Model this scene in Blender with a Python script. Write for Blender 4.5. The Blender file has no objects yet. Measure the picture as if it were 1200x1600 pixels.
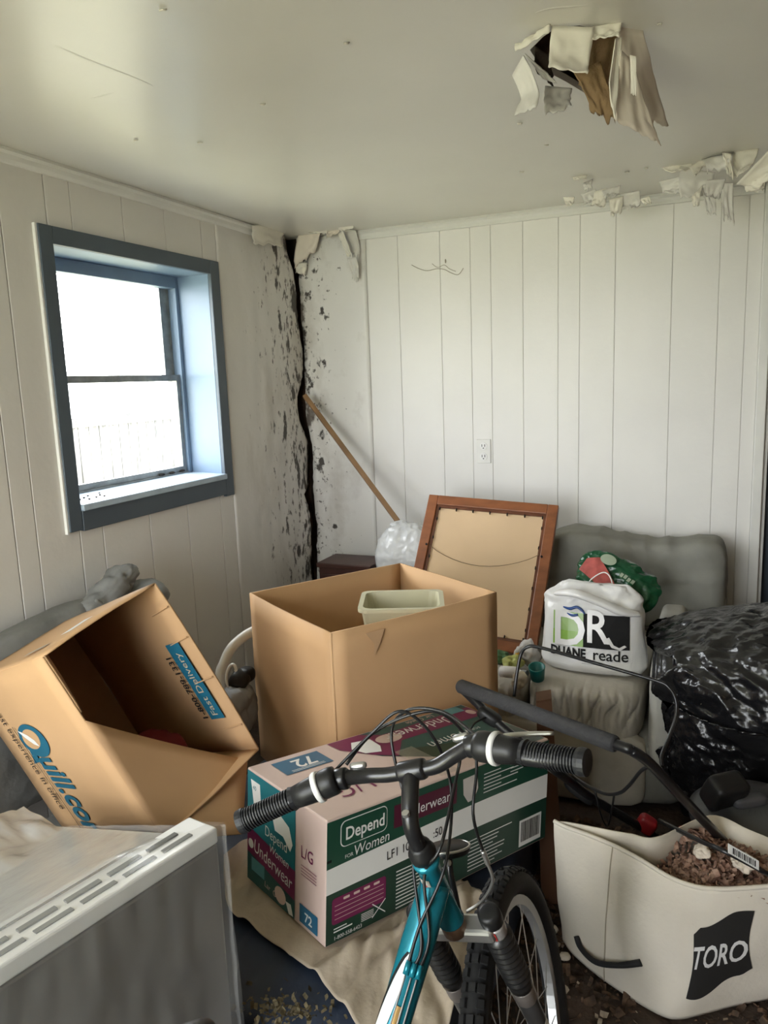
import bpy, bmesh, math, random
from mathutils import Vector, Matrix, noise
random.seed(7)
S = bpy.context.scene
COL = S.collection

# ------------------------------------------------------------------ camera
F_PX = 1190.93
CAM = Vector((2.0262, -3.6637, 1.5501))
yaw, pitch, roll = 0.40640, 0.16979, -0.03676
_f = Vector((-math.sin(yaw)*math.cos(pitch), math.cos(yaw)*math.cos(pitch), -math.sin(pitch)))
_r = Vector((math.cos(yaw), math.sin(yaw), 0)); _u = _r.cross(_f)
RGT = _r*math.cos(roll)+_u*math.sin(roll); UPV = -_r*math.sin(roll)+_u*math.cos(roll); FWD = _f
cd = bpy.data.cameras.new('camera'); cam = bpy.data.objects.new('camera', cd); COL.objects.link(cam)
cd.sensor_fit = 'VERTICAL'; cd.sensor_height = 32; cd.lens = F_PX/1600*32; cd.clip_start = .02
cam.matrix_world = Matrix(((RGT.x, UPV.x, -FWD.x, CAM.x), (RGT.y, UPV.y, -FWD.y, CAM.y), (RGT.z, UPV.z, -FWD.z, CAM.z), (0, 0, 0, 1)))
S.camera = cam

# ------------------------------------------------------------------ world, light, exposure
W = bpy.data.worlds.new('overcast_sky'); S.world = W; W.use_nodes = True
bg = W.node_tree.nodes['Background']; bg.inputs[0].default_value = (.96, .975, 1.0, 1); bg.inputs[1].default_value = 7.0
S.view_settings.view_transform = 'Standard'; S.view_settings.look = 'None'; S.view_settings.gamma = 1
S.view_settings.use_curve_mapping = False; S.view_settings.exposure = 1.32
def portal(name, loc, direction, w, h):
    ld = bpy.data.lights.new(name, 'AREA'); ld.shape = 'RECTANGLE'; ld.size = w; ld.size_y = h
    ld.cycles.is_portal = True
    o = bpy.data.objects.new(name, ld); COL.objects.link(o); o.location = loc
    o.rotation_euler = Vector(direction).to_track_quat('-Z', 'Y').to_euler()
portal('window_portal', (-.24, -1.23, 1.6), (1, 0, 0), .9, .9)
portal('rear_door_portal', (.85, -4.78, 1.08), (0, 1, 0), 1.5, 2.04)

# ------------------------------------------------------------------ rays of the photograph met with planes of the room
def ray(px, py): return FWD + RGT*((px-600)/F_PX) + UPV*((800-py)/F_PX)
def pz(px, py, z): d = ray(px, py); return CAM + d*((z-CAM.z)/d.z)
def pyy(px, py, y): d = ray(px, py); return CAM + d*((y-CAM.y)/d.y)
def pxx(px, py, x): d = ray(px, py); return CAM + d*((x-CAM.x)/d.x)
def pd(px, py, dep): return CAM + ray(px, py)*dep

# ------------------------------------------------------------------ materials
MATS = {}
def M(name, col, rough=.6, metal=0., var=.08, vs=6., bump=0., bs=60., spec=.5, alpha=1., emit=0., col2=None, stretch=None, trans=0., coat=0.):
    if name in MATS: return MATS[name]
    m = bpy.data.materials.new(name); m.use_nodes = True; nt = m.node_tree; N = nt.nodes; L = nt.links
    b = N['Principled BSDF']; b.inputs['Roughness'].default_value = rough; b.inputs['Metallic'].default_value = metal
    b.inputs['Specular IOR Level'].default_value = spec; b.inputs['Alpha'].default_value = alpha
    b.inputs['Transmission Weight'].default_value = trans; b.inputs['Coat Weight'].default_value = coat
    tc = N.new('ShaderNodeTexCoord'); src = tc.outputs['Object']
    if stretch:
        mp = N.new('ShaderNodeMapping'); mp.inputs['Scale'].default_value = stretch; L.new(src, mp.inputs[0]); src = mp.outputs[0]
    n = N.new('ShaderNodeTexNoise'); n.inputs['Scale'].default_value = vs; n.inputs['Detail'].default_value = 5; L.new(src, n.inputs['Vector'])
    cr = N.new('ShaderNodeValToRGB'); e = cr.color_ramp.elements
    c2 = col2 if col2 else tuple(min(1, c*(1+var)) for c in col); c1 = col if col2 else tuple(c*(1-var) for c in col)
    e[0].position = .3; e[1].position = .7; e[0].color = (*c1, 1); e[1].color = (*c2, 1)
    L.new(n.outputs['Fac'], cr.inputs[0]); L.new(cr.outputs[0], b.inputs['Base Color'])
    if bump:
        nb = N.new('ShaderNodeTexNoise'); nb.inputs['Scale'].default_value = bs; nb.inputs['Detail'].default_value = 4; L.new(src, nb.inputs['Vector'])
        bp = N.new('ShaderNodeBump'); bp.inputs['Strength'].default_value = bump; bp.inputs['Distance'].default_value = .01
        L.new(nb.outputs['Fac'], bp.inputs['Height']); L.new(bp.outputs[0], b.inputs['Normal'])
    MATS[name] = m
    return m

def wall_mat(name, axis, sign, col, reach, dens, vscale):
    """white paint with mould spots that thicken towards the room corner; axis = coordinate that runs away from the corner"""
    m = M(name, col, rough=.45, var=.05, vs=1.6, bump=.12, bs=25)
    nt = m.node_tree; N = nt.nodes; L = nt.links; b = N['Principled BSDF']
    old = b.inputs['Base Color'].links[0].from_socket
    tc = N.new('ShaderNodeTexCoord'); sx = N.new('ShaderNodeSeparateXYZ'); L.new(tc.outputs['Object'], sx.inputs[0])
    mp = N.new('ShaderNodeMapping'); mp.inputs['Scale'].default_value = vscale; L.new(tc.outputs['Object'], mp.inputs[0])
    def layer(scale, thr, rch, soft, colour, prev, amt):
        n = N.new('ShaderNodeTexNoise'); n.inputs['Scale'].default_value = scale; n.inputs['Detail'].default_value = 7; n.inputs['Roughness'].default_value = .62
        L.new(mp.outputs[0], n.inputs['Vector'])
        k = N.new('ShaderNodeMath'); k.operation = 'MULTIPLY'; k.inputs[1].default_value = -sign/rch*.2; L.new(sx.outputs[axis], k.inputs[0])
        a = N.new('ShaderNodeMath'); a.operation = 'ADD'; L.new(n.outputs['Fac'], a.inputs[0]); L.new(k.outputs[0], a.inputs[1])
        cr = N.new('ShaderNodeMapRange'); cr.inputs['From Min'].default_value = thr; cr.inputs['From Max'].default_value = thr+soft; cr.inputs['To Max'].default_value = amt
        L.new(a.outputs[0], cr.inputs['Value'])
        mx = N.new('ShaderNodeMix'); mx.data_type = 'RGBA'; L.new(cr.outputs[0], mx.inputs[0]); L.new(prev, mx.inputs[6]); mx.inputs[7].default_value = (*colour, 1)
        return mx.outputs[2]
    o = layer(3.5, .40-dens*.5, reach*1.0, .28, (.36, .31, .24), old, .7)
    o = layer(16, .565-dens, reach, .05, (.035, .026, .018), o, .95)
    o = layer(42, .60-dens, reach*1.3, .05, (.05, .038, .026), o, .85)
    o = layer(9, .47, .10, .08, (.07, .046, .03), o, .85)
    L.new(o, b.inputs['Base Color'])
    return m

# ------------------------------------------------------------------ geometry helpers
XF = {}
def tag(o, label=None, cat=None, group=None, kind=None):
    if label: o['label'] = label
    if cat: o['category'] = cat
    if group: o['group'] = group
    if kind: o['kind'] = kind
    return o
def thing(name, label, cat, loc=(0, 0, 0), rot=None, group=None, kind=None):
    o = bpy.data.objects.new(name, None); COL.objects.link(o); o.empty_display_size = .05
    m = Matrix.Translation(Vector(loc))
    if rot is not None: m = m @ (rot.to_4x4() if isinstance(rot, Matrix) else Matrix.Rotation(rot, 4, 'Z'))
    o.matrix_world = m; XF[o] = m
    return tag(o, label, cat, group, kind)
def obj(name, vf, mat, parent=None, smooth=False, base=None, local=False, solid=0., bevel=0., subsurf=0, angle=None):
    """vf=(verts, faces) in world coordinates (or in the thing's own when local) -> one mesh object"""
    v, f = vf
    m = bpy.data.meshes.new(name)
    if parent is not None and parent in XF: X = XF[parent]
    elif base is not None: X = Matrix.Translation(Vector(base))
    else: X = Matrix.Identity(4)
    if not local:
        Xi = X.inverted(); v = [Xi @ Vector(p) for p in v]
    m.from_pydata([tuple(p) for p in v], [], f); m.validate()
    m.materials.append(mat)
    if smooth: m.polygons.foreach_set('use_smooth', [True]*len(m.polygons))
    o = bpy.data.objects.new(name, m); COL.objects.link(o); XF[o] = X
    if parent is not None: o.parent = parent
    elif base is not None: o.matrix_world = X
    if bevel:
        md = o.modifiers.new('bevel', 'BEVEL'); md.width = bevel; md.segments = 2; md.limit_method = 'ANGLE'; md.angle_limit = .6
    if solid:
        md = o.modifiers.new('thickness', 'SOLIDIFY'); md.thickness = solid; md.offset = 0
    if subsurf:
        md = o.modifiers.new('smooth', 'SUBSURF'); md.levels = subsurf; md.render_levels = subsurf
    return o
def join(*parts):
    V = []; Fc = []
    for v, f in parts:
        k = len(V); V += [Vector(p) for p in v]; Fc += [tuple(i+k for i in t) for t in f]
    return V, Fc
def xform(vf, m): return [m @ Vector(p) for p in vf[0]], vf[1]
BF = [(0, 3, 2, 1), (4, 5, 6, 7), (0, 1, 5, 4), (1, 2, 6, 5), (2, 3, 7, 6), (3, 0, 4, 7)]
def box(a, b):
    (x0, y0, z0), (x1, y1, z1) = a, b
    return [Vector(p) for p in [(x0, y0, z0), (x1, y0, z0), (x1, y1, z0), (x0, y1, z0), (x0, y0, z1), (x1, y0, z1), (x1, y1, z1), (x0, y1, z1)]], list(BF)
def hexa(p): return [Vector(q) for q in p], list(BF)
def slab(quad, n, t):
    """a board from four corners, thickness t along n"""
    n = Vector(n).normalized()*t; q = [Vector(p) for p in quad]
    return hexa(q+[p+n for p in q])
def catmull(pts, n=8, closed=False):
    P = [Vector(p) for p in pts]; out = []
    m = len(P); rng = m if closed else m-1
    for i in range(rng):
        if closed: a, b, c, d = P[i-1], P[i], P[(i+1) % m], P[(i+2) % m]
        else: a, b, c, d = P[max(i-1, 0)], P[i], P[i+1], P[min(i+2, m-1)]
        for k in range(n):
            t = k/n
            out.append(.5*((2*b)+(c-a)*t+(2*a-5*b+4*c-d)*t*t+(3*b-a-3*c+d)*t**3))
    if not closed: out.append(P[-1])
    return out
def tube(pts, r, seg=10, closed=False, sm=0, flat=1., caps=True):
    P = [Vector(p) for p in pts]
    if sm:
        if isinstance(r, (list, tuple)):
            rr = []
            for i in range(len(r)-1): rr += [r[i]+(r[i+1]-r[i])*k/sm for k in range(sm)]
            r = rr+[r[-1]]
        P = catmull(P, sm, closed)
    n = len(P); R = r if isinstance(r, (list, tuple)) else [r]*n
    V = []; Fc = []; up = None
    for i in range(n):
        t = (P[(i+1) % n]-P[i-1]) if closed else (P[min(i+1, n-1)]-P[max(i-1, 0)])
        t = t.normalized() if t.length > 1e-9 else Vector((0, 0, 1))
        if up is None: up = Vector((0, 0, 1)) if abs(t.z) < .9 else Vector((1, 0, 0))
        s = t.cross(up)
        if s.length < 1e-6: s = t.orthogonal()
        s.normalize(); up = s.cross(t).normalized()
        for k in range(seg):
            a = 2*math.pi*k/seg
            V.append(P[i]+s*(math.cos(a)*R[i])+up*(math.sin(a)*R[i]*flat))
    for i in range(n if closed else n-1):
        j = (i+1) % n
        for k in range(seg):
            l = (k+1) % seg; Fc.append((i*seg+k, i*seg+l, j*seg+l, j*seg+k))
    if not closed and caps:
        Fc.append(tuple(range(seg))[::-1]); Fc.append(tuple((n-1)*seg+k for k in range(seg)))
    return V, Fc
def lathe(prof, origin, axis, seg=20, caps=True):
    """prof = [(radius, along)]"""
    ax = Vector(axis).normalized(); s = ax.orthogonal().normalized(); t = ax.cross(s); o = Vector(origin)
    V = []; Fc = []
    for r, h in prof:
        for k in range(seg):
            a = 2*math.pi*k/seg; V.append(o+ax*h+(s*math.cos(a)+t*math.sin(a))*r)
    for i in range(len(prof)-1):
        for k in range(seg):
            l = (k+1) % seg; Fc.append((i*seg+k, i*seg+l, (i+1)*seg+l, (i+1)*seg+k))
    if caps: Fc.append(tuple(range(seg))[::-1]); Fc.append(tuple((len(prof)-1)*seg+k for k in range(seg)))
    return V, Fc
def grid(fn, nu, nv):
    V = [Vector(fn(i/nu, j/nv)) for j in range(nv+1) for i in range(nu+1)]
    Fc = [(j*(nu+1)+i, j*(nu+1)+i+1, (j+1)*(nu+1)+i+1, (j+1)*(nu+1)+i) for j in range(nv) for i in range(nu)]
    return V, Fc
def nz(p, s=1., o=0): return noise.noise(Vector(p)*s+Vector((o*7.3, o*3.1, o*1.7)))
def fr(p, s=1., o=0, oct=4): return noise.fractal(Vector(p)*s+Vector((o*7.3, o*3.1, o*1.7)), 1., 2., oct)
def lump(c, rad, p=3., n=24, fn=None, rot=None):
    """rounded block: superquadric on a cube grid; fn(dir, local point)->offset along dir"""
    bm = bmesh.new(); V = {}
    def vert(d):
        k = (round(d[0], 5), round(d[1], 5), round(d[2], 5))
        if k not in V:
            dd = Vector(k); q = (abs(dd.x)**p+abs(dd.y)**p+abs(dd.z)**p)**(-1/p); s = dd*q
            P = Vector((s.x*rad[0], s.y*rad[1], s.z*rad[2]))
            if fn: P = fn(s.normalized(), P)
            if rot is not None: P = rot @ P
            V[k] = bm.verts.new(P+Vector(c))
        return V[k]
    for ax in range(3):
        for sg in (-1, 1):
            for i in range(n):
                for j in range(n):
                    q = []
                    for (a, b) in ((i, j), (i+1, j), (i+1, j+1), (i, j+1)):
                        u = math.tan((2*a/n-1)*math.pi/4); w = math.tan((2*b/n-1)*math.pi/4)
                        d = [0, 0, 0]; d[ax] = sg; d[(ax+1) % 3] = u; d[(ax+2) % 3] = w
                        q.append(vert(d))
                    if sg < 0: q.reverse()
                    try: bm.faces.new(q)
                    except ValueError: pass
    bm.verts.index_update()
    out = ([v.co.copy() for v in bm.verts], [tuple(v.index for v in f.verts) for f in bm.faces]); bm.free()
    return out
def text2d(body, size=1., shear=0., bold=0., xs=1., align='LEFT', sp=1.):
    cu = bpy.data.curves.new('t', 'FONT'); cu.body = body; cu.size = size; cu.shear = shear; cu.offset = bold
    cu.align_x = align; cu.resolution_u = 3; cu.space_character = sp
    o = bpy.data.objects.new('t', cu); COL.objects.link(o)
    me = o.to_mesh(); V = [Vector((v.co.x*xs, v.co.y, 0)) for v in me.vertices]; Fc = [tuple(p.vertices) for p in me.polygons]
    o.to_mesh_clear(); bpy.data.objects.remove(o); bpy.data.curves.remove(cu)
    return V, Fc
def rect2d(x0, y0, x1, y1, n=1):
    if n == 1: return [Vector((x0, y0, 0)), Vector((x1, y0, 0)), Vector((x1, y1, 0)), Vector((x0, y1, 0))], [(0, 1, 2, 3)]
    return grid(lambda u, v: (x0+(x1-x0)*u, y0+(y1-y0)*v, 0), n, n)
def poly2d(pts): return [Vector((x, y, 0)) for x, y in pts], [tuple(range(len(pts)))]
def rrect2d(x0, y0, x1, y1, r, n=5):
    P = []
    for cx, cy, a in ((x1-r, y1-r, 0), (x0+r, y1-r, 1), (x0+r, y0+r, 2), (x1-r, y0+r, 3)):
        for k in range(n+1):
            t = (a+k/n)*math.pi/2; P.append((cx+r*math.cos(t), cy+r*math.sin(t)))
    return poly2d(P)
def ell2d(cx, cy, rx, ry, n=20): return poly2d([(cx+rx*math.cos(2*math.pi*k/n), cy+ry*math.sin(2*math.pi*k/n)) for k in range(n)])
def shift(vf, x, y, rot=0., s=1.):
    c, sn = math.cos(rot), math.sin(rot)
    return [Vector((x+(p.x*c-p.y*sn)*s, y+(p.x*sn+p.y*c)*s, 0)) for p in vf[0]], vf[1]
class Face:
    """a flat printed face: origin, unit directions, print is laid a fraction of a millimetre proud"""
    def __init__(s, o, u, v): s.o = Vector(o); s.u = Vector(u).normalized(); s.v = Vector(v).normalized(); s.n = s.u.cross(s.v)
    def __call__(s, vf, off=.0006): return [s.o+s.u*p.x+s.v*p.y+s.n*off for p in vf[0]], vf[1]
class Curved:
    def __init__(s, fn): s.fn = fn
    def __call__(s, vf, off=.002):
        out = []
        for p in vf[0]:
            P = Vector(s.fn(p.x, p.y)); e = .004
            n = (Vector(s.fn(p.x+e, p.y))-P).cross(Vector(s.fn(p.x, p.y+e))-P).normalized(); out.append(P+n*off)
        return out, vf[1]
def sub(vf, cuts=2):
    bm = bmesh.new(); vs = [bm.verts.new(p) for p in vf[0]]
    for f in vf[1]:
        try: bm.faces.new([vs[i] for i in f])
        except ValueError: pass
    bmesh.ops.triangulate(bm, faces=bm.faces[:])
    for _ in range(cuts): bmesh.ops.subdivide_edges(bm, edges=[e for e in bm.edges if e.calc_length() > .012], cuts=1)
    bmesh.ops.triangulate(bm, faces=bm.faces[:])
    bm.verts.index_update(); out = ([v.co.copy() for v in bm.verts], [tuple(v.index for v in f.verts) for f in bm.faces]); bm.free()
    return out

# ------------------------------------------------------------------ materials used in the room
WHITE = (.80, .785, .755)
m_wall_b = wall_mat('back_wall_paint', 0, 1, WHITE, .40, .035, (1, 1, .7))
m_wall_l = wall_mat('shaded_left_wall_paint', 1, -1, (.69, .665, .625), .55, .075, (1, 1, .4))  # greyer than the back wall: this wall's shade is put into its paint
m_plain = M('old_white_paint', (.74, .72, .68), .5, var=.05, vs=2)
m_ceil = M('glossy_ceiling_paint', (.78, .755, .70), .30, var=.04, vs=1.5, bump=.05, bs=6, spec=.6)
m_trimw = M('white_trim_paint', (.76, .755, .72), .4, var=.05, vs=5)
m_blue = M('slate_blue_trim_paint', (.064, .087, .112), .4, var=.07, vs=4)
m_sill = M('pale_sill_paint', (.42, .52, .62), .4, var=.12, vs=14)  # paler and more mottled than the jamb paint
m_lblue = M('pale_blue_jamb_paint', (.165, .235, .33), .38, var=.06, vs=4)
m_alu = M('weathered_aluminium', (.30, .30, .29), .5, .6, var=.25, vs=20)
m_dark = M('dark_cavity_wood', (.035, .024, .016), .9, var=.4, vs=9, bump=.4)
m_brownp = M('torn_brown_paper', (.26, .17, .085), .85, var=.25, vs=14, bump=.5, bs=40)
m_flap = M('peeling_paint_sheet', (.80, .765, .68), .55, var=.06, vs=8)
m_flapb = M('peeling_paper_beige', (.76, .69, .60), .7, var=.08, vs=8)
m_flapg = M('peeling_paint_grey', (.70, .68, .64), .5, var=.05, vs=8)
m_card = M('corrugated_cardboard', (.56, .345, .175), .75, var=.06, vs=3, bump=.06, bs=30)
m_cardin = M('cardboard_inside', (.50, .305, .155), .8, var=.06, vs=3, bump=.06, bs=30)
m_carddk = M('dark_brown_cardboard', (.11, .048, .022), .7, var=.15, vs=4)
m_ink = M('black_print', (.014, .014, .014), .7, spec=.2)
m_white = M('white_print', (.80, .80, .78), .5, var=.03)
m_sofa = M('grey_velvet_upholstery', (.25, .247, .217), .85, var=.14, vs=7, bump=.25, bs=35)
m_seat = M('sheen_grey_velvet_seat', (.42, .39, .33), .85, var=.12, vs=9, bump=.25, bs=35)  # same velvet as the cushions; its sheen is put into a paler colour
m_sofad = M('dark_grey_upholstery', (.20, .20, .19), .9, var=.14, vs=6, bump=.25, bs=30)
m_blk = M('black_plastic', (.013, .013, .013), .42, var=.1, spec=.35)
m_blkmetal = M('black_enamelled_steel', (.014, .014, .015), .28, var=.1)
m_rubber = M('black_rubber', (.013, .013, .013), .55, var=.1, spec=.4)
m_silver = M('brushed_silver_metal', (.55, .55, .54), .35, .85, var=.08)

# ------------------------------------------------------------------ room shell
H = 2.3; XR = 3.5; YB = -4.7
def struct(name, vf, mat, **k): o = obj(name, vf, mat, **k); o['kind'] = 'structure'; return o
m_floor = M('dirty_dark_floor', (.030, .022, .016), .8, col2=(.085, .055, .038), vs=7, bump=.7, bs=40)
struct('floor', box((-.3, YB-.1, -.12), (XR+.1, .9, 0)), m_floor)

# ceiling with the torn hole
hole_px = [(828, 78), (848, 58), (868, 44), (905, 40), (940, 46), (966, 42), (972, 58), (964, 84), (968, 110), (955, 150), (935, 158), (905, 140), (885, 128), (862, 116), (842, 100)]
hole = [pz(x, y, H) for x, y in hole_px]
def holed_plate(outer, inner, z, th):
    bm = bmesh.new(); E = []
    for loop in (outer, inner):
        vs = [bm.verts.new((p[0], p[1], z)) for p in loop]
        E += [bm.edges.new((vs[i], vs[(i+1) % len(vs)])) for i in range(len(vs))]
    bmesh.ops.triangle_fill(bm, use_beauty=True, edges=E)
    r = bmesh.ops.extrude_face_region(bm, geom=bm.faces[:])
    for g in r['geom']:
        if isinstance(g, bmesh.types.BMVert): g.co.z += th
    bmesh.ops.recalc_face_normals(bm, faces=bm.faces[:])
    bm.verts.index_update(); out = ([v.co.copy() for v in bm.verts], [tuple(v.index for v in f.verts) for f in bm.faces]); bm.free(); return out
ceiling = struct('ceiling', holed_plate([(-.3, YB-.1), (XR+.1, YB-.1), (XR+.1, .9), (-.3, .9)], hole, H, .018), m_ceil)
hc = sum(hole, Vector())/len(hole)
obj('roof_void', join(box((-.3, YB-.1, H+.30), (XR+.1, .9, H+.34)), box((hc.x-.7, hc.y-.7, H+.02), (hc.x-.66, hc.y+.7, H+.3)), box((hc.x+.66, hc.y-.7, H+.02), (hc.x+.7, hc.y+.7, H+.3)),
    box((hc.x-.7, hc.y+.66, H+.02), (hc.x+.7, hc.y+.7, H+.3)), box((hc.x-.7, hc.y-.7, H+.02), (hc.x+.7, hc.y-.66, H+.3))), m_dark, ceiling)
for dx in (-.12, .10): obj('ceiling_joist', box((hc.x+dx-.02, hc.y-.65, H+.06), (hc.x+dx+.02, hc.y+.65, H+.22)), M('old_joist_wood', (.12, .07, .04), .85, var=.25, vs=10), ceiling)

def flap(a, b, c, d, mat=m_flap, curl=.02, jag=.12, seed=0, nu=14, nv=12, parent=ceiling, name='paint_flap', roll=0., ripple=.008):
    """sheet hinged on a-b whose torn end is d-c"""
    a, b, c, d = map(Vector, (a, b, c, d)); n = (b-a).cross(d-a).normalized()
    L = (d-a).length
    def fn(u, v):
        j = 1-jag*(.5+.5*nz((u*5, seed, 0), 1))-jag*.6*abs(nz((u*17, seed+3, 0), 1))
        side = .06*nz((v*6, seed+9, 0), 1)*(1 if u < .5 else -1)*abs(u-.5)*2*min(1, v*3)
        uu = u+side; vv = v*j
        P = (a*(1-uu)+b*uu)*(1-vv)+(d*(1-uu)+c*uu)*vv
        P = P+n*(curl*math.sin(math.pi*vv)+roll*max(0, vv-.6)**2*L*4+ripple*nz((u*4, v*4, seed*2.1), 1)*min(1, v*3))
        return P
    return obj(name, grid(fn, nu, nv), mat, parent, smooth=True, solid=.0025)
def fpx(q, deps, **k): flap(*[pd(x, y, e) for (x, y), e in zip(q, deps)], **k)
# flaps round the hole: (hinge-left, hinge-right, tip-right, tip-left) in pixels, with their distances
fpx([(862, 40), (929, 43), (918, 118), (858, 108)], [1.66, 1.65, 1.60, 1.61], mat=m_flap, curl=.018, seed=1, jag=.14)
fpx([(925, 42), (972, 34), (968, 58), (926, 60)], [1.66, 1.66, 1.64, 1.64], mat=m_flap, curl=.008, seed=2, jag=.3)
fpx([(868, 38), (808, 74), (806, 84), (858, 56)], [1.67, 1.70, 1.68, 1.65], mat=m_flap, curl=.01, seed=3, jag=.2)
fpx([(818, 86), (800, 118), (803, 184), (838, 172)], [1.74, 1.78, 1.76, 1.74], mat=m_flapg, curl=-.022, seed=4, jag=.1)
fpx([(852, 134), (894, 138), (896, 172), (856, 186)], [1.82, 1.84, 1.80, 1.80], mat=m_flapg, curl=.012, seed=5, jag=.35)
fpx([(836, 72), (866, 92), (868, 144), (842, 122)], [1.74, 1.80, 1.84, 1.80], mat=m_dark, curl=.01, seed=6, jag=.25)
fpx([(820, 84), (850, 110), (872, 132), (850, 126)], [1.74, 1.78, 1.80, 1.80], mat=m_flapg, curl=.005, seed=16, jag=.1)
fpx([(926, 50), (972, 44), (962, 200), (902, 140)], [1.70, 1.72, 1.80, 1.78], mat=m_brownp, curl=.02, seed=7, jag=.16, nu=20)
fpx([(896, 112), (938, 96), (962, 206), (926, 184)], [1.72, 1.72, 1.79, 1.78], mat=m_brownp, curl=-.014, seed=8, jag=.25, nu=20)
fpx([(968, 42), (1004, 46), (1048, 208), (962, 196)], [1.68, 1.70, 1.95, 1.86], mat=m_flapb, curl=.006, seed=9, jag=.16, nu=22)
fpx([(970, 78), (990, 96), (1036, 236), (962, 196)], [1.67, 1.70, 1.82, 1.74], mat=m_flapb, curl=.006, seed=10, jag=.12, nu=22)
fpx([(984, 86), (994, 88), (994, 154), (986, 150)], [1.66, 1.66, 1.70, 1.70], mat=m_flap, curl=-.004, seed=11, jag=.1, ripple=.001)
fpx([(952, 128), (962, 60), (972, 58), (962, 190)], [1.68, 1.66, 1.67, 1.72], mat=m_flap, curl=.004, seed=12, jag=.05, ripple=.002)
# loose paint along the back wall, right
for q, dd, mt, cu, sd in [
    ([(1028, 258), (1084, 246), (1080, 264), (1064, 264)], [2.86, 2.82, 2.76, 2.78], m_flap, .01, 21),
    ([(1078, 262), (1110, 236), (1112, 244), (1084, 268)], [2.78, 2.80, 2.72, 2.72], m_flap, .012, 22),
    ([(1062, 262), (1118, 270), (1112, 318), (1066, 322)], [2.86, 2.84, 2.86, 2.90], m_flapg, .03, 23),
    ([(1096, 250), (1148, 236), (1140, 284), (1108, 288)], [2.76, 2.72, 2.70, 2.74], m_flapg, -.03, 24),
    ([(1128, 238), (1142, 240), (1146, 286), (1138, 280)], [2.68, 2.66, 2.62, 2.64], m_flap, .006, 25),
    ([(1136, 236), (1186, 232), (1164, 262), (1146, 284)], [2.70, 2.64, 2.60, 2.64], m_flap, .016, 26),
    ([(1150, 288), (1200, 236), (1230, 268), (1190, 296)], [2.66, 2.56, 2.52, 2.60], m_flap, .02, 27),
    ([(1096, 290), (1116, 284), (1120, 350), (1108, 346)], [2.86, 2.84, 2.84, 2.86], m_flapg, .012, 28),
    ([(1082, 306), (1098, 290), (1094, 334), (1086, 330)], [2.88, 2.86, 2.84, 2.86], m_flap, -.01, 29),
    ([(1104, 282), (1134, 280), (1122, 314), (1102, 304)], [2.80, 2.78, 2.78, 2.80], m_flapg, .03, 30),
    ([(1128, 286), (1146, 286), (1150, 362), (1132, 356)], [2.80, 2.79, 2.82, 2.83], m_flapg, .02, 31),
    ([(1160, 284), (1196, 280), (1190, 300), (1168, 300)], [2.66, 2.62, 2.62, 2.64], m_flap, .01, 32),
    ([(928, 300), (948, 294), (940, 322), (916, 318)], [3.06, 3.04, 3.02, 3.05], m_flap, .02, 33),
    ([(940, 298), (970, 290), (960, 302), (948, 304)], [3.04, 3.02, 2.98, 3.0], m_flapg, .01, 34),
    ([(952, 312), (974, 306), (968, 338), (954, 342)], [3.08, 3.06, 3.05, 3.07], m_flap, .012, 35),
    ([(968, 304), (1000, 298), (994, 326), (970, 328)], [3.06, 3.02, 3.02, 3.05], m_flapg, .024, 36),
    ([(1000, 312), (1014, 306), (1018, 322), (1008, 318)], [3.02, 3.0, 2.98, 3.0], m_flap, .006, 37),
    ([(880, 308), (898, 308), (892, 324), (886, 324)], [3.16, 3.14, 3.12, 3.14], m_flap, .004, 38),
    ([(912, 286), (926, 280), (928, 300), (918, 304)], [3.0, 2.98, 2.98, 3.0], m_flapg, -.012, 39),
    ([(894, 276), (918, 272), (912, 278), (898, 282)], [2.95, 2.92, 2.9, 2.93], m_flap, .004, 40),
    ([(908, 304), (930, 296), (934, 316), (912, 318)], [3.1, 3.07, 3.06, 3.09], m_flapg, .016, 41),
    ([(1030, 284), (1064, 276), (1064, 306), (1034, 304)], [2.98, 2.93, 2.92, 2.97], m_flapg, .014, 42)]:
    fpx(q, dd, mat=mt, curl=cu*1.8, seed=sd, jag=.45, nu=14, nv=10, ripple=.014)
# small chips of paint standing off the ceiling
for i, (x, y) in enumerate([(410, 162), (541, 66), (312, 222), (212, 218), (254, 14), (812, 192), (854, 226), (815, 268), (1030, 36), (980, 268), (1010, 262)]):
    p = pz(x, y, H-.002); w = .006+.004*random.random()
    flap(p+Vector((-w, 0, 0)), p+Vector((w, .004, 0)), p+Vector((w*.5, -.007, -.002)), p+Vector((-w*.4, -.008, -.0015)), m_flap, .003, .3, i+60, 5, 4, name='paint_chip', ripple=.002)
# creased seams of the ceiling boards
for pts in ([(30, 38), (110, 80), (190, 112), (228, 128), (262, 146)], [(100, 160), (160, 148), (222, 130)], [(812, 32), (850, 14), (900, 8), (960, 4)]):
    P = [pz(x, y, H+.002) for x, y in pts]
    obj('ceiling_seam', tube(P, [.001]+[.006]*(len(P)-2)+[.001], 6, sm=6, flat=.5), m_ceil, ceiling, smooth=True)

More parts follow.
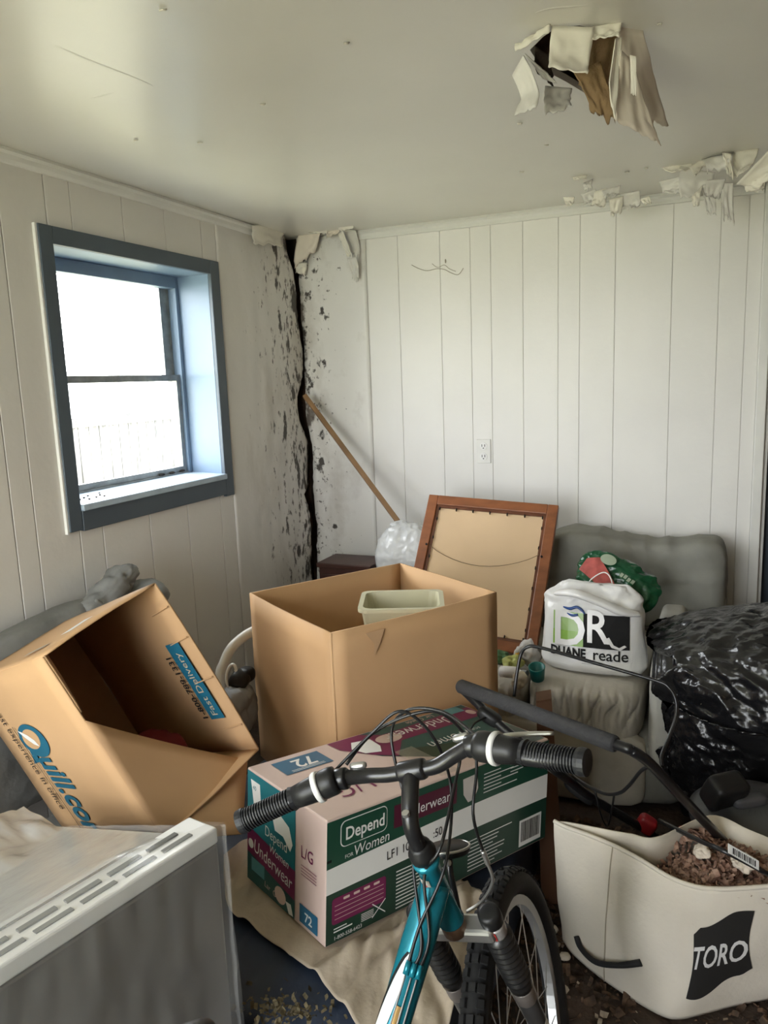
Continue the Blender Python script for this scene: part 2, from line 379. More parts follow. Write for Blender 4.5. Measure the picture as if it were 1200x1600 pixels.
# ------------------------------------------------------------------ back wall: boards with grooves
gx = [pyy(x, 600, 0).x for x in (580, 628, 692, 738, 769, 818, 872, 905, 959, 1046, 1118, 1160)]
wb = struct('wall_back', join(box((.16, .0045, 0), (2.24, .10, H)), box((XR-.0, .1, 0), (XR+.1, .9, H)), box((2.2, .82, 0), (XR, .9, H)), box((2.14, .1, 0), (2.2, .9, H)), box((3.1, .016, 0), (XR, .1, H)), box((2.24, .016, 2.12), (3.1, .1, H))), m_plain)
edge_r = [(392, 461), (430, 468), (470, 471), (520, 475), (575, 477), (616, 479), (657, 480), (698, 490), (751, 490), (790, 493), (826, 497), (897, 497), (960, 499)]
def xe(z):
    P = [pyy(x, y, 0) for y, x in edge_r]
    if z >= P[0].z: return P[0].x
    for a, b in zip(P, P[1:]):
        if b.z <= z <= a.z: return a.x+(b.x-a.x)*(a.z-z)/(a.z-b.z)
    return P[-1].x
def first_board(u, v):
    z = v*H; x0 = max(.012, xe(z)+.006*nz((0, 0, z*22), 1)+.004*nz((3, 0, z*60), 1)); x = x0+(gx[0]-.002-x0)*u
    lift = .012*math.exp(-(x-x0)/.05)*(.6+nz((0, 5, z*5), 1))
    return (x, 0-lift, z)
obj('wall_board', grid(first_board, 14, 90), m_wall_b, wb, smooth=True, solid=.006)
bx = gx+[2.205]
for a, b in zip(bx, bx[1:]):
    obj('wall_board', box((a+.0012, 0, 0), (b-.0012, .006, H)), m_wall_b, wb, bevel=.0015)
struct('trim_1', join(box((2.205, -.010, 0), (2.245, .10, H)), box((2.245, .02, 0), (2.262, .12, H))), m_trimw, bevel=.004)
# doorway to the right of the boards with a slate blue door standing in it
dr = thing('door_1', None, None, (2.27, .14, 0), kind='structure')
obj('door_frame', join(box((2.262, .10, 0), (2.31, .20, 2.12)), box((3.05, .10, 0), (3.1, .2, 2.12)), box((2.262, .1, 2.06), (3.1, .2, 2.12))), m_blue, dr, bevel=.004)
dl = obj('door_leaf', box((2.33, .30, .02), (3.04, .34, 1.62)), m_blue, dr, bevel=.003)
for z0, z1 in ((.15, .7), (.85, 1.5)): obj('door_panel', box((2.42, .288, z0), (2.95, .3, z1)), m_blue, dr, bevel=.008)
obj('door_latch', join(box((2.322, .285, .93), (2.34, .30, 1.06))), m_blk, dl)

# ------------------------------------------------------------------ left wall: boards, window opening, broken edge at the corner
wy0, wy1, wz0, wz1 = -1.665, -.795, 1.165, 2.035      # clear opening
def wall_with_openings(x0, x1, ops, ya, yb):
    parts = []; ys = ya
    for (a, b, c, d) in ops:
        parts += [box((x0, ys, 0), (x1, a, H)), box((x0, a, 0), (x1, b, c)), box((x0, a, d), (x1, b, H))]; ys = b
    return join(*parts, box((x0, ys, 0), (x1, yb, H)))
wl = struct('wall_left', wall_with_openings(-.24, -.12, [(wy0-.01, wy1+.01, wz0-.01, wz1+.01)], YB, .9), m_dark)
edge_l = [(391, 447), (430, 455), (470, 460), (520, 465), (575, 470), (600, 468), (620, 464), (640, 465), (657, 467), (695, 480), (751, 487), (770, 475), (800, 478), (845, 482), (897, 489), (950, 490)]
def ye(z):
    P = [pxx(x, y, 0) for y, x in edge_l]
    if z >= P[0].z: return P[0].y
    for a, b in zip(P, P[1:]):
        if b.z <= z <= a.z: return a.y+(b.y-a.y)*(a.z-z)/(a.z-b.z)
    return P[-1].y
def rough_board(u, v):
    z = v*H; y1 = min(-.012, ye(z)-.018+.014*nz((9, 0, z*13), 1)+.008*nz((3, 0, z*45), 1)); y0 = -.715; y = y0+(y1-y0)*u
    k = math.exp(-(y1-y)/.09)
    x = .035*k*(.45+nz((2, 0, z*3.2), 1))+.006*nz((0, y*12, z*5), 1)*min(1, u*2)
    return (x, y, z)
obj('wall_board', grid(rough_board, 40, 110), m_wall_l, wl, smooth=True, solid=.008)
obj('corner_stud', join(box((-.11, -.10, 0), (-.04, -.02, H)), box((-.10, .03, 0), (.0, .1, H)), box((-.12, -.3, 0), (-.112, .12, H)), box((-.12, .1, 0), (.17, .12, H))), M('rotten_stud_wood', (.055, .032, .02), .9, var=.5, vs=14, bump=.8), wl)
gy = [-.715, -.82, -1.059, -1.30, -1.555, -1.665, -1.85, -1.935, -2.12, -2.33, -2.5, -2.69]
for b, a in zip(gy, gy[1:]):
    segs = [(0, H)]
    if b > wy0+.001 and a < wy1-.001: segs = [(0, wz0-.05), (wz1+.02, H)]
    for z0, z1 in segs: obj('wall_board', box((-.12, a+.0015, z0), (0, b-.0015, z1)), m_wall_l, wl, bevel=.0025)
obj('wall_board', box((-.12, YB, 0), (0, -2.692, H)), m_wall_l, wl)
# the walls behind the photographer
m_pan = M('low_bounce_brown', (.20, .13, .08), .55, var=.2, vs=5, stretch=(1, 1, .2))  # brown invented for the unseen right wall, to cut bounce onto the left wall
struct('wall_right', box((XR, YB, 0), (XR+.1, .1, H)), m_pan)
struct('wall_front', join(box((-.24, YB-.1, 0), (.10, YB, H)), box((1.6, YB-.1, 0), (XR+.1, YB, H)), box((.10, YB-.1, 2.12), (1.6, YB, H))), m_plain)
# cover mouldings
def mould(pts, name, out):
    prof = [(0, 0), (.016, 0), (.022, -.012), (.014, -.020), (.014, -.034), (.008, -.044), (0, -.046)]
    V = []; Fc = []; n = len(prof)
    for p in pts:
        for a, z in prof: V.append(Vector(p)+Vector(out)*a+Vector((0, 0, z)))
    for i in range(len(pts)-1):
        for k in range(n-1): Fc.append((i*n+k, i*n+k+1, (i+1)*n+k+1, (i+1)*n+k))
    Fc += [tuple(range(n)), tuple((len(pts)-1)*n+k for k in range(n))[::-1]]
    struct(name, (V, Fc), m_trimw)
mould([(.36, 0, H), (2.2, 0, H)], 'trim_2', (0, -1, 0))
mould([(0, -.26, H-.004), (0, -.9, H-.001), (0, -1.6, H), (0, YB, H)], 'trim_3', (1, 0, 0))
# torn paint in the corner: left flap hangs off the left wall, the others in front of the back wall
for q, pl, mt, cu, sd in [
    ([(394, 352), (446, 350), (442, 392), (402, 388)], [('x', .03), ('x', .03), ('x', .05), ('x', .05)], m_flap, .012, 51),
    ([(468, 356), (508, 352), (492, 402), (460, 434)], [('y', -.05), ('y', -.05), ('y', -.03), ('y', -.03)], m_flapb, -.02, 52),
    ([(478, 350), (514, 350), (508, 368), (482, 366)], [('y', -.10), ('y', -.10), ('y', -.11), ('y', -.11)], m_flap, .01, 53),
    ([(460, 412), (480, 410), (474, 434), (462, 430)], [('y', -.04), ('y', -.04), ('y', -.05), ('y', -.05)], m_flap, .006, 54),
    ([(530, 358), (556, 360), (560, 412), (548, 404)], [('y', -.05), ('y', -.05), ('y', -.05), ('y', -.05)], m_flapg, .03, 55),
    ([(528, 366), (536, 360), (552, 408), (546, 410)], [('y', -.08), ('y', -.08), ('y', -.08), ('y', -.08)], m_flap, .004, 56),
    ([(542, 404), (557, 402), (559, 448), (551, 444)], [('y', -.08), ('y', -.08), ('y', -.06), ('y', -.06)], m_flapg, .016, 57),
    ([(508, 358), (532, 350), (526, 366), (510, 374)], [('y', -.08), ('y', -.08), ('y', -.10), ('y', -.10)], m_flapb, .01, 58),
    ([(522, 352), (554, 346), (550, 360), (534, 364)], [('y', -.14), ('y', -.14), ('y', -.13), ('y', -.13)], m_flap, .01, 59)]:
    flap(*[(pxx if a == 'x' else pyy)(x, y, v) for (x, y), (a, v) in zip(q, pl)], mat=mt, curl=cu, seed=sd, jag=.35, nu=14, nv=10, ripple=.010)
obj('torn_edge', grid(lambda u, v: pyy(448+34*u+5*nz((v*5, u*2, 1), 1), 352+52*v, .014), 8, 8), m_dark, ceiling, solid=.004)

# ------------------------------------------------------------------ window
win = thing('window_1', None, None, (-.1, (wy0+wy1)/2, wz0), kind='structure')
cw = .058
obj('casing', hexa([(0, wy0-cw, 1.075), (.018, wy0-cw, 1.075), (.018, wy0, 1.075), (0, wy0, 1.075), (0, wy0-cw, wz1+cw), (.018, wy0-cw, wz1+cw), (.018, wy0, wz1+cw), (0, wy0, wz1+cw)]), m_blue, win, bevel=.003)
obj('casing', box((0, wy1, 1.06), (.018, wy1+cw+.006, wz1+cw)), m_blue, win, bevel=.003)
obj('casing', box((0, wy0, wz1), (.0175, wy1, wz1+cw)), m_blue, win, bevel=.003)
obj('apron', box((0, wy0+.002, 1.070), (.020, wy1-.002, wz0-.022)), m_blue, win, bevel=.002)
obj('casing_edge', box((-.001, wy0-cw-.008, 1.07), (.012, wy0-cw, wz1+cw)), m_trimw, win)
sill = obj('sill', hexa([(-.2, wy0, wz0-.02), (.03, wy0, wz0-.024), (.03, wy1, wz0-.024), (-.2, wy1, wz0-.02), (-.2, wy0, wz0+.008), (.03, wy0, wz0), (.03, wy1, wz0), (-.2, wy1, wz0+.008)]), m_sill, win, bevel=.004)
for p in [(-.05, -1.60), (-.02, -1.585), (-.07, -1.56), (-.03, -1.54), (-.09, -1.52), (-.06, -1.49), (-.02, -1.51), (-.1, -1.45)]:
    obj('dirt_speck', lump((p[0], p[1], wz0+.006), (.005, .004, .003), 2, 3), m_dark, sill)
obj('jamb', box((-.21, wy1, wz0), (0, wy1+.012, wz1)), m_lblue, win)
obj('jamb', box((-.21, wy0-.012, wz0), (0, wy0, wz1)), m_lblue, win)
obj('head_jamb', box((-.21, wy0-.012, wz1), (0, wy1+.012, wz1+.012)), m_lblue, win)
for a, b in ((wy1-.022, wy1), (wy0, wy0+.022)): obj('stop_bead', box((-.205, a, wz0+.008), (-.16, b, wz1)), M('mid_blue_paint', (.2, .28, .38), .4), win, bevel=.003)
obj('stop_bead', box((-.205, wy0+.022, wz1-.05), (-.16, wy1-.022, wz1)), M('mid_blue_paint', (.2, .28, .38), .4), win, bevel=.003)
def glass_mat():
    m = bpy.data.materials.new('window_glass'); m.use_nodes = True; N = m.node_tree.nodes; L = m.node_tree.links; N.clear()
    o = N.new('ShaderNodeOutputMaterial'); t = N.new('ShaderNodeBsdfTransparent'); g = N.new('ShaderNodeBsdfGlossy'); g.inputs['Roughness'].default_value = .02
    n = N.new('ShaderNodeTexNoise'); n.inputs['Scale'].default_value = 9; n.inputs['Detail'].default_value = 6
    cr = N.new('ShaderNodeValToRGB'); cr.color_ramp.elements[0].position = .35; cr.color_ramp.elements[0].color = (.86, .87, .86, 1); cr.color_ramp.elements[1].color = (.97, .98, .98, 1); cr.color_ramp.elements[1].position = .5
    L.new(n.outputs['Fac'], cr.inputs[0]); L.new(cr.outputs[0], t.inputs['Color'])
    lw = N.new('ShaderNodeLayerWeight'); f = N.new('ShaderNodeMath'); f.operation = 'POWER'; f.inputs[1].default_value = 4; L.new(lw.outputs['Facing'], f.inputs[0])
    f2 = N.new('ShaderNodeMath'); f2.operation = 'MULTIPLY_ADD'; f2.inputs[1].default_value = .5; f2.inputs[2].default_value = .03; L.new(f.outputs[0], f2.inputs[0]); mx = N.new('ShaderNodeMixShader')
    L.new(f2.outputs[0], mx.inputs[0]); L.new(t.outputs[0], mx.inputs[1]); L.new(g.outputs[0], mx.inputs[2]); L.new(mx.outputs[0], o.inputs['Surface'])
    return m
m_glass = glass_mat()
def sash(x, y0, y1, z0, z1, w, wr):
    s = obj('sash', join(box((x-.012, y0, z0), (x+.012, y0+w, z1)), box((x-.012, y1-wr, z0), (x+.012, y1, z1)), box((x-.0115, y0+w, z0), (x+.0115, y1-wr, z0+w)), box((x-.0115, y0+w, z1-w), (x+.0115, y1-wr, z1))), m_alu, win)
    obj('pane', box((x-.002, y0+w, z0+w), (x+.002, y1-wr, z1-w)), m_glass, s)
sash(-.215, wy0+.005, wy1-.03, 1.585, wz1-.015, .026, .05)
sash(-.185, wy0+.005, wy1-.022, wz0+.012, 1.612, .026, .026)
obj('storm_track', join(box((-.235, wy1-.03, wz0), (-.20, wy1-.022, wz1)), box((-.235, wy0, wz0), (-.165, wy1-.022, wz0+.014)), box((-.235, wy1-.012, wz0), (-.17, wy1, wz1))), m_alu, win)
for y in (-1.0, -.93, -.86): obj('track_grime', lump((-.168, y, wz0+.018), (.006, .02, .006), 2, 4), m_dark, win)
# unseen glazed sliding door, added for the daylight implied from behind the photographer
dr2 = thing('door_2', None, None, (.85, YB, 0), kind='structure')
rx0, rx1, rz0, rz1 = .10, 1.60, .05, 2.12
obj('door_frame', join(box((rx0-.06, YB, 0), (rx0, YB+.018, rz1+.06)), box((rx1, YB, 0), (rx1+.06, YB+.018, rz1+.06)), box((rx0, YB, rz1), (rx1, YB+.018, rz1+.06)), box((rx0, YB-.1, 0), (rx1, YB, rz0))), m_blue, dr2)
for a, b, y in ((rx0, .87, YB-.04), (.83, rx1, YB-.07)):
    lf_ = obj('sliding_leaf', join(box((a, y-.012, rz0), (a+.04, y+.012, rz1)), box((b-.04, y-.012, rz0), (b, y+.012, rz1)), box((a, y-.012, rz0), (b, y+.012, rz0+.06)), box((a, y-.012, rz1-.05), (b, y+.012, rz1))), m_alu, dr2)
    obj('pane', box((a+.04, y-.002, rz0+.06), (b-.04, y+.002, rz1-.05)), m_glass, lf_)

# ------------------------------------------------------------------ outside the window
m_grass = M('lawn_green', (.42, .41, .26), .9, col2=(.52, .50, .34), vs=3)
struct('ground_outside', join(box((-30, -30, -.5), (-.3, 30, -.45)), box((-.3, -30, -.5), (30, YB-.1, -.45))), m_grass)
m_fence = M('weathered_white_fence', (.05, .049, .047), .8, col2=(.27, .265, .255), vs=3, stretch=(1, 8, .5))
fc = thing('fence', 'weathered pale board fence outside the window', 'fence', (-4.2, -.5, -.45))
fz = pxx(190, 645, -4.2).z
for i in range(44):
    y = -2.2+i*.155
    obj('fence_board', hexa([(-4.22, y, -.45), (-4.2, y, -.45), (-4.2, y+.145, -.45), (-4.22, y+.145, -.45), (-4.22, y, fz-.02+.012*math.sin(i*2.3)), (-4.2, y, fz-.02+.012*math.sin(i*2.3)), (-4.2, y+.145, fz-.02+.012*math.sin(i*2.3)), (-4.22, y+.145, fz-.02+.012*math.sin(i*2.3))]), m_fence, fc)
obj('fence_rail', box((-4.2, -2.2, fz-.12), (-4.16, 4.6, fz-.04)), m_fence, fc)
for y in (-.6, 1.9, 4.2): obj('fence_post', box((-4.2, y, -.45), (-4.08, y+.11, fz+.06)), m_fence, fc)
tr = thing('bare_tree', 'bare thin tree standing beyond the fence outside', 'tree', (-9, 3.2, -.45))
m_bark = M('pale_bark', (.30, .27, .24), .9, var=.2)
obj('trunk', tube([(-9, 3.2, -.45), (-9.05, 3.25, 1.2), (-8.95, 3.2, 2.6), (-9.1, 3.3, 4.2)], [.13, .11, .09, .05], 8, sm=4), m_bark, tr, smooth=True)
rb = random.Random(3)
for i in range(16):
    z = 1.4+i*.17; a = rb.uniform(0, 6.28); l = rb.uniform(.7, 1.5)
    p = Vector((-9.0, 3.22, z)); q = p+Vector((math.cos(a)*l*.6, math.sin(a)*l*.6, l*.5)); r_ = q+Vector((math.cos(a+.5)*l*.4, math.sin(a+.5)*l*.4, l*.5))
    obj('branch', tube([p, q, r_], [.035, .02, .006], 6, sm=3), m_bark, tr, smooth=True)

# ------------------------------------------------------------------ blue mattress and dust sheet
m_bluevinyl = M('dark_blue_vinyl', (.022, .034, .062), .55, var=.15, vs=6, bump=.15, bs=20)
def mat_top(y): return .345-.075*min(1, max(0, (y+2.4)/.7))
mt = thing('blue_mat', 'dark blue quilted vinyl mattress lying under the boxes', 'mattress', (1.1, -1.85, 0))
def mattress(d, P):
    z = P.z
    q = Vector(P)
    if z > .05:
        X = q.x; Y = q.y
        t = abs(math.sin(X*math.pi/.17))**.35*abs(math.sin(Y*math.pi/.17))**.35
        q.z += -.012*(1-t)
    if q.y < 0: q.y += max(0, -.05-q.x)*.50*min(1, -q.y/.6)
    q.z = (q.z+.165)/.33*mat_top(q.y-1.86)-.165
    return q
obj('mattress_body', lump((1.09, -1.85, .165), (.49, .74, .165), 9, 40, mattress), m_bluevinyl, mt, smooth=True)
DX = Vector((.4586, .8842, -.0884)); DY = Vector((-.8883, .4588, -.0191)); DZ = Vector((.0236, .0873, .9959))
DO = Vector((1.308, -2.398, .362)); DL, DW, DH = .736, .333, .284
m_sheet = M('stained_beige_sheet', (.44, .37, .285), .9, var=.16, vs=4, bump=.15, bs=80)
fe = catmull([pz(348, 1318, .36), pz(350, 1370, .355), pz(362, 1422, .355), pz(440, 1484, .352), pz(500, 1534, .35), pz(556, 1604, .35), pz(610, 1660, .35), pz(680, 1690, .34)], 8)
be = catmull([(0.90, -1.98, .36), (1.0, -1.95, .36), (1.1, -1.93, .36), (1.2, -1.95, .36), (1.3, -1.97, .36), (1.42, -1.98, .36), (1.50, -2.03, .36), (1.585, -2.1, .35)], 8)
def sheet(u, v):
    k = u*(len(fe)-1); i = min(int(k), len(fe)-2); t = k-i
    a = fe[i].lerp(fe[i+1], t); b = be[i].lerp(be[i+1], t); P = a.lerp(b, v)
    P.z = mat_top(P.y)+.005
    w = abs(fr((P.x*1.6+P.y*.9, P.y*1.2-P.x*2.0, 2), 4.0, 1, 3))
    w2_ = abs(fr((P.x*15+P.y*5, P.y*2.2-P.x*1.0, 5), 1., 3, 3))
    P.z += (.008*w+.030*w2_)*min(1, max(0, v)*2.5+.25)+.003
    fold = math.exp(-((P.x-1.10-.3*(P.y+2.4))/.03)**2)*.016+math.exp(-((P.x-1.30-.6*(P.y+2.5))/.02)**2)*.014+math.exp(-((P.x-1.42-.2*(P.y+2.5))/.022)**2)*.012
    P.z += fold
    rel = P-DO; a_ = rel.dot(DX); b_ = rel.dot(DY)
    k_ = max(-a_, a_-DL, -b_, b_-DW)          # how far outside the carton's foot
    zb = DO.z+a_*DX.z+b_*DY.z-.005
    if k_ < .05: P.z = min(P.z, zb+max(0, k_-.004)*.8)
    return P
sh_ = obj('dust_sheet', grid(sheet, 110, 60), m_sheet, None, smooth=True, base=(1.2, -2.2, .34), solid=.002)
tag(sh_, 'stained beige dust sheet spread under the green printed carton', 'sheet')

# ------------------------------------------------------------------ printed carton
dp = thing('printed_carton', 'green and pink printed carton of underwear behind the bicycle handlebar', 'carton', DO)
def dbox(a, b): 
    v, f = box(a, b); return [DO+DX*p.x+DY*p.y+DZ*p.z for p in v], f
m_pink = M('pale_pink_card', (.64, .49, .44), .55, var=.05)
m_green = M('dark_green_print', (.010, .065, .038), .4, var=.06)
m_green2 = M('deep_green_print', (.012, .045, .028), .4, var=.06)
m_teal = M('teal_print', (.012, .17, .21), .4, var=.06)
m_teal2 = M('dark_teal_print', (.012, .085, .082), .4, var=.06)
m_mag = M('magenta_print', (.17, .012, .075), .4, var=.06)
m_mar = M('maroon_print', (.085, .008, .028), .4, var=.06)
m_lb = M('blue_label_print', (.02, .13, .24), .4, var=.06)
body = obj('carton_body', dbox((0, 0, 0), (DL, DW, DH)), m_pink, dp, bevel=.004)
PRN = 0
def pr(face, vf, mat, lv=1, name='print', parent=None): return obj(name, face(vf, .0005+.0005*lv), mat, parent or body)
# long front face
Ff = Face(DO, DX, DZ)
def band(f0, f1, n=16): return grid(lambda u, v: (DL*u, f0(u)+(f1(u)-f0(u))*v, 0), n, 1)
e = .004
pr(Ff, band(lambda u: .175+.012*math.sin(u*2.2), lambda u: DH-e), m_green)
pr(Ff, band(lambda u: e, lambda u: .118+.004*math.sin(u*3)), m_green2)
pr(Ff, band(lambda u: .118+.004*math.sin(u*3), lambda u: .175+.012*math.sin(u*2.2)), m_white)
pr(Ff, rrect2d(.035, .213, .165, .272, .014), m_white, 2); pr(Ff, rrect2d(.037, .215, .163, .270, .013), m_green, 3)
pr(Ff, shift(text2d('Depend', .040, xs=.86, bold=.0006), .047, .228), m_white, 4, 'lettering')
pr(Ff, shift(text2d('Women', .034, shear=.15, xs=.9), .070, .184, .03), m_white, 4, 'lettering')
pr(Ff, shift(text2d('FOR', .012), .047, .186, .03), m_white, 4, 'lettering')
pr(Ff, rect2d(.185, .208, .385, .262), m_mar, 2)
pr(Ff, shift(text2d('Underwear', .036, xs=.95), .205, .222), m_white, 4, 'lettering')
pr(Ff, shift(text2d('LF1 108 18    :50', .030, xs=.85), .165, .140, .03), m_ink, 3, 'lettering')
pr(Ff, rrect2d(.015, .045, .165, .105, .008), m_mag, 2)
for k in range(4):
    pr(Ff, rect2d(.022, .056+.010*k, .158, .0572+.010*k), m_pink, 3)
for k in range(4): pr(Ff, rrect2d(.045+.028*k, .094, .062+.028*k, .1, .002), m_pink, 3)
pr(Ff, shift(text2d('1-800-558-6423', .012), .02, .010), m_white, 3, 'lettering')
pr(Ff, join(rect2d(.02, .027, .07, .030), rect2d(.02, .034, .055, .0365)), m_white, 3, 'fine_print')
pr(Ff, join(shift(rect2d(-.025, -.0012, .025, .0012), .145, .035, .7), shift(rect2d(-.025, -.0012, .025, .0012), .145, .035, -.7)), m_white, 3)
pr(Ff, join(*[rect2d(.095, .022+.004*k, .13, .0235+.004*k) for k in range(5)]), m_white, 3, 'fine_print')
rt = random.Random(5)
pr(Ff, join(*[rect2d(.195, .012+.0088*k, .195+rt.uniform(.07, .16), .0148+.0088*k) for k in range(11)]), m_white, 3, 'fine_print')
pr(Ff, join(*[rect2d(.43, .016+.0095*k, .43+rt.uniform(.09, .17), .0185+.0095*k) for k in range(9)]), m_white, 3, 'fine_print')
pr(Ff, join(*[rect2d(.48, .205+.0095*k, .48+rt.uniform(.05, .15), .2075+.0095*k) for k in range(6)]), m_white, 3, 'fine_print')
pr(Ff, join(*[rect2d(.58, .232+.0095*k, .58+rt.uniform(.05, .12), .2345+.0095*k) for k in range(4)]), m_white, 3, 'fine_print')
pr(Ff, poly2d([(.405, .262), (.455, .264), (.46, .225), (.445, .200), (.425, .198), (.408, .222)]), M('pale_picture_print', (.62, .58, .55), .5), 3)
pr(Ff, rect2d(.625, .012, .715, .085), m_white, 2, 'barcode_label')
bx_ = .632; bars = []
while bx_ < .708:
    w = rt.choice((.001, .0016, .0026)); bars.append(rect2d(bx_, .024, bx_+w, .079)); bx_ += w+rt.choice((.001, .0016, .0022))
pr(Ff, join(*bars), m_ink, 3, 'barcode')
pr(Ff, rect2d(-.0, .19, .012, .196), m_ink, 3)
# end face
Fe = Face(DO+DY*DW, -DY, DZ)
tw = .215
pr(Fe, rect2d(e, .10, tw, DH-e), m_teal)
pr(Fe, poly2d([(e, .14), (e, .075), (tw, .048), (tw, .118)]), m_mag, 2)
pr(Fe, poly2d([(e, .075), (e, e), (tw, e), (tw, .048)]), m_teal2, 2)
pr(Fe, poly2d([(.02, .262), (.062, .262), (.068, .205), (.052, .185), (.034, .205)]), m_white, 2)
pr(Fe, shift(text2d('40', .016), .03, .24), m_teal, 3, 'lettering')
pr(Fe, poly2d([(.115, .215), (.15, .225), (.19, .21), (.205, .175), (.195, .155), (.165, .178), (.13, .178)]), m_white, 2)
pr(Fe, shift(text2d('Depend', .036, xs=.85), .085, .150, -.04), m_white, 3, 'lettering')
pr(Fe, shift(text2d('Women', .028, shear=.15, xs=.9), .105, .118, -.08), m_white, 3, 'lettering')
pr(Fe, shift(text2d('Underwear', .046, xs=.80), .035, .088, -.12), m_white, 4, 'lettering')
pr(Fe, ell2d(.022, .1, .012, .012), m_white, 3)
pr(Fe, rect2d(.025, .035, .085, .068), M('sea_picture_print', (.10, .30, .33), .4), 3)
pr(Fe, shift(text2d('Lar  G', .02), .085, .022, -.1), m_pink, 3, 'lettering')
pr(Fe, ell2d(.155, .032, .024, .02), m_pink, 3)
pr(Fe, poly2d([(.178, .03), (.2, .032), (.21, .008), (.192, .006)]), m_white, 3)
pr(Fe, shift(text2d('L/G', .040, xs=.82), .238, .165), m_mag, 3, 'lettering')
pr(Fe, join(*[rect2d(.24, .125+.007*k, .30, .1265+.007*k) for k in range(4)]), m_mag, 3, 'fine_print')
pr(Fe, rect2d(.235, .012, .305, .055), m_lb, 2); pr(Fe, shift(text2d('72', .030, bold=.0006), .255, .022), m_white, 3, 'lettering')
# top face, printed to be read from the other side
Ft = Face(DO+DZ*DH+DX*DL+DY*DW, -DX, -DY)     # text upright when seen from behind
pr(Ft, poly2d([(.008, .008), (.50, .008), (.475, .08), (.435, .15), (.34, .16), (.20, .205), (.008, .21)]), m_teal2)
pr(Ft, poly2d([(.008, .21), (.20, .205), (.34, .16), (.435, .15), (.30, .26), (.14, .325), (.008, .325)]), m_green2)
pr(Ft, poly2d([(.008, .032), (.008, .105), (.33, .105), (.40, .175), (.45, .13), (.50, .06), (.505, .008), (.40, .008), (.35, .045)]), m_mag, 2)
pr(Ft, shift(text2d('Underwear', .062, xs=.88), .105, .050), m_white, 4, 'lettering')
pr(Ft, shift(text2d('Women', .055, shear=.15, xs=.9), .13, .155, .04), m_white, 4, 'lettering')
pr(Ft, shift(text2d('FOR', .018), .095, .16), m_white, 4, 'lettering')
pr(Ft, shift(text2d('Depend', .05), .15, .235, .1), m_white, 4, 'lettering')
pr(Ft, shift(text2d('Lar  Grande', .026, xs=.8), .14, .016), m_pink, 4, 'lettering')
pr(Ft, ell2d(.35, .075, .042, .026), m_pink, 4)
pr(Ft, poly2d([(.395, .05), (.45, .04), (.475, .075), (.46, .115), (.42, .13), (.40, .1)]), m_white, 4)
pr(Ft, rect2d(.035, .012, .115, .05), M('sea_picture_print', (.10, .30, .33), .4), 3)
pr(Ft, ell2d(.03, .07, .014, .018), m_pink, 4)
pr(Ft, rect2d(.55, .025, .685, .10), m_lb, 2); pr(Ft, shift(text2d('72', .062, bold=.001), .58, .040), m_white, 3, 'lettering')
pr(Ft, join(*[rect2d(.57, .087+.006*k, .665, .089+.006*k) for k in range(2)]), m_white, 3, 'fine_print')
pr(Ft, shift(text2d('L/G', .07), .545, .225), m_mag, 3, 'lettering')
obj('packing_tape', Ft(rect2d(.34, .155, .40, .33), .0045), M('clear_tape', (.6, .55, .45), .2, alpha=.25), body)

# ------------------------------------------------------------------ tall open carton with a bin in it
OX = Vector((.5414, .8408, 0)); OY = Vector((-.8408, .5414, 0)); OO = Vector((1.091, -1.889, .302)); OL, OW, OT = .607, .525, .60
ob = thing('open_carton', 'tall plain open cardboard box with a cream bin inside', 'box', OO)
Z = Vector((0, 0, 1)); t = .006
def wall4(a, b, n, z0, z1):
    return slab([a+Z*z0, b+Z*z0, b+Z*z1, a+Z*z1], n, t)
c0, c1, c2, c3 = OO, OO+OX*OL, OO+OX*OL+OY*OW, OO+OY*OW
def bow(a, b, z1, n, amp, seed):
    """slightly bowed cardboard wall"""
    def fn(u, v):
        P = a.lerp(b, u)+Z*(v*z1); return P+n*(amp*math.sin(math.pi*u)*(.3+.7*v)+.002*nz((u*3, v*3, seed), 1))
    return grid(fn, 12, 8)
top = .576
obj('side', bow(c0, c1, top, -OY, .012, 1), m_card, ob, smooth=True, solid=t)
obj('side', bow(c3, c0, top, -OX, .006, 2), m_card, ob, smooth=True, solid=t)
obj('side', bow(c1, c2, top, OX, .002, 3), m_card, ob, smooth=True, solid=t)
obj('side', bow(c2, c3, top, OY, .002, 4), m_card, ob, smooth=True, solid=t)
obj('bottom', slab([c0, c1, c2, c3], Z, t), m_cardin, ob)
obj('corner_crease', tube([c0+Z*.003, c0+Z*(top-.001)], .0042, 6), m_card, ob, smooth=True)
obj('tape_tear', Face(c0, OX, Z)(poly2d([(.10, .556), (.165, .556), (.15, .52), (.125, .48), (.128, .52)]), .0175), M('torn_card_patch', (.52, .33, .18), .7), ob)
m_cream = M('cream_plastic', (.55, .52, .36), .45, var=.04)
bi = thing('plastic_bin', 'cream plastic bin standing inside the open box', 'bin', pyy(628, 1000, -1.42)-Vector((0, 0, .4)))
bb = pd(628, 948, 2.45)
def frustum(w0, l0, w1, l1, h, ax, th):
    V = []; Fc = []
    rings = [(w0, l0, 0), (w1, l1, h), (w1+.012, l1+.012, h), (w1+.012, l1+.012, h-.02), (w1+.002, l1+.002, h-.02)]
    return rings
bu = (OX*.80-OY*.60).normalized(); bv = Z.cross(bu).normalized()
def ring(w, l, z, r=.03, n=4):
    P = []
    for sx, sy, a in ((1, 1, 0), (-1, 1, 1), (-1, -1, 2), (1, -1, 3)):
        for k in range(n+1):
            q = (a+k/n)*math.pi/2; P.append(bb+bu*(sx*(w-r)+r*math.cos(q))+bv*(sy*(l-r)+r*math.sin(q))+Z*z)
    return P
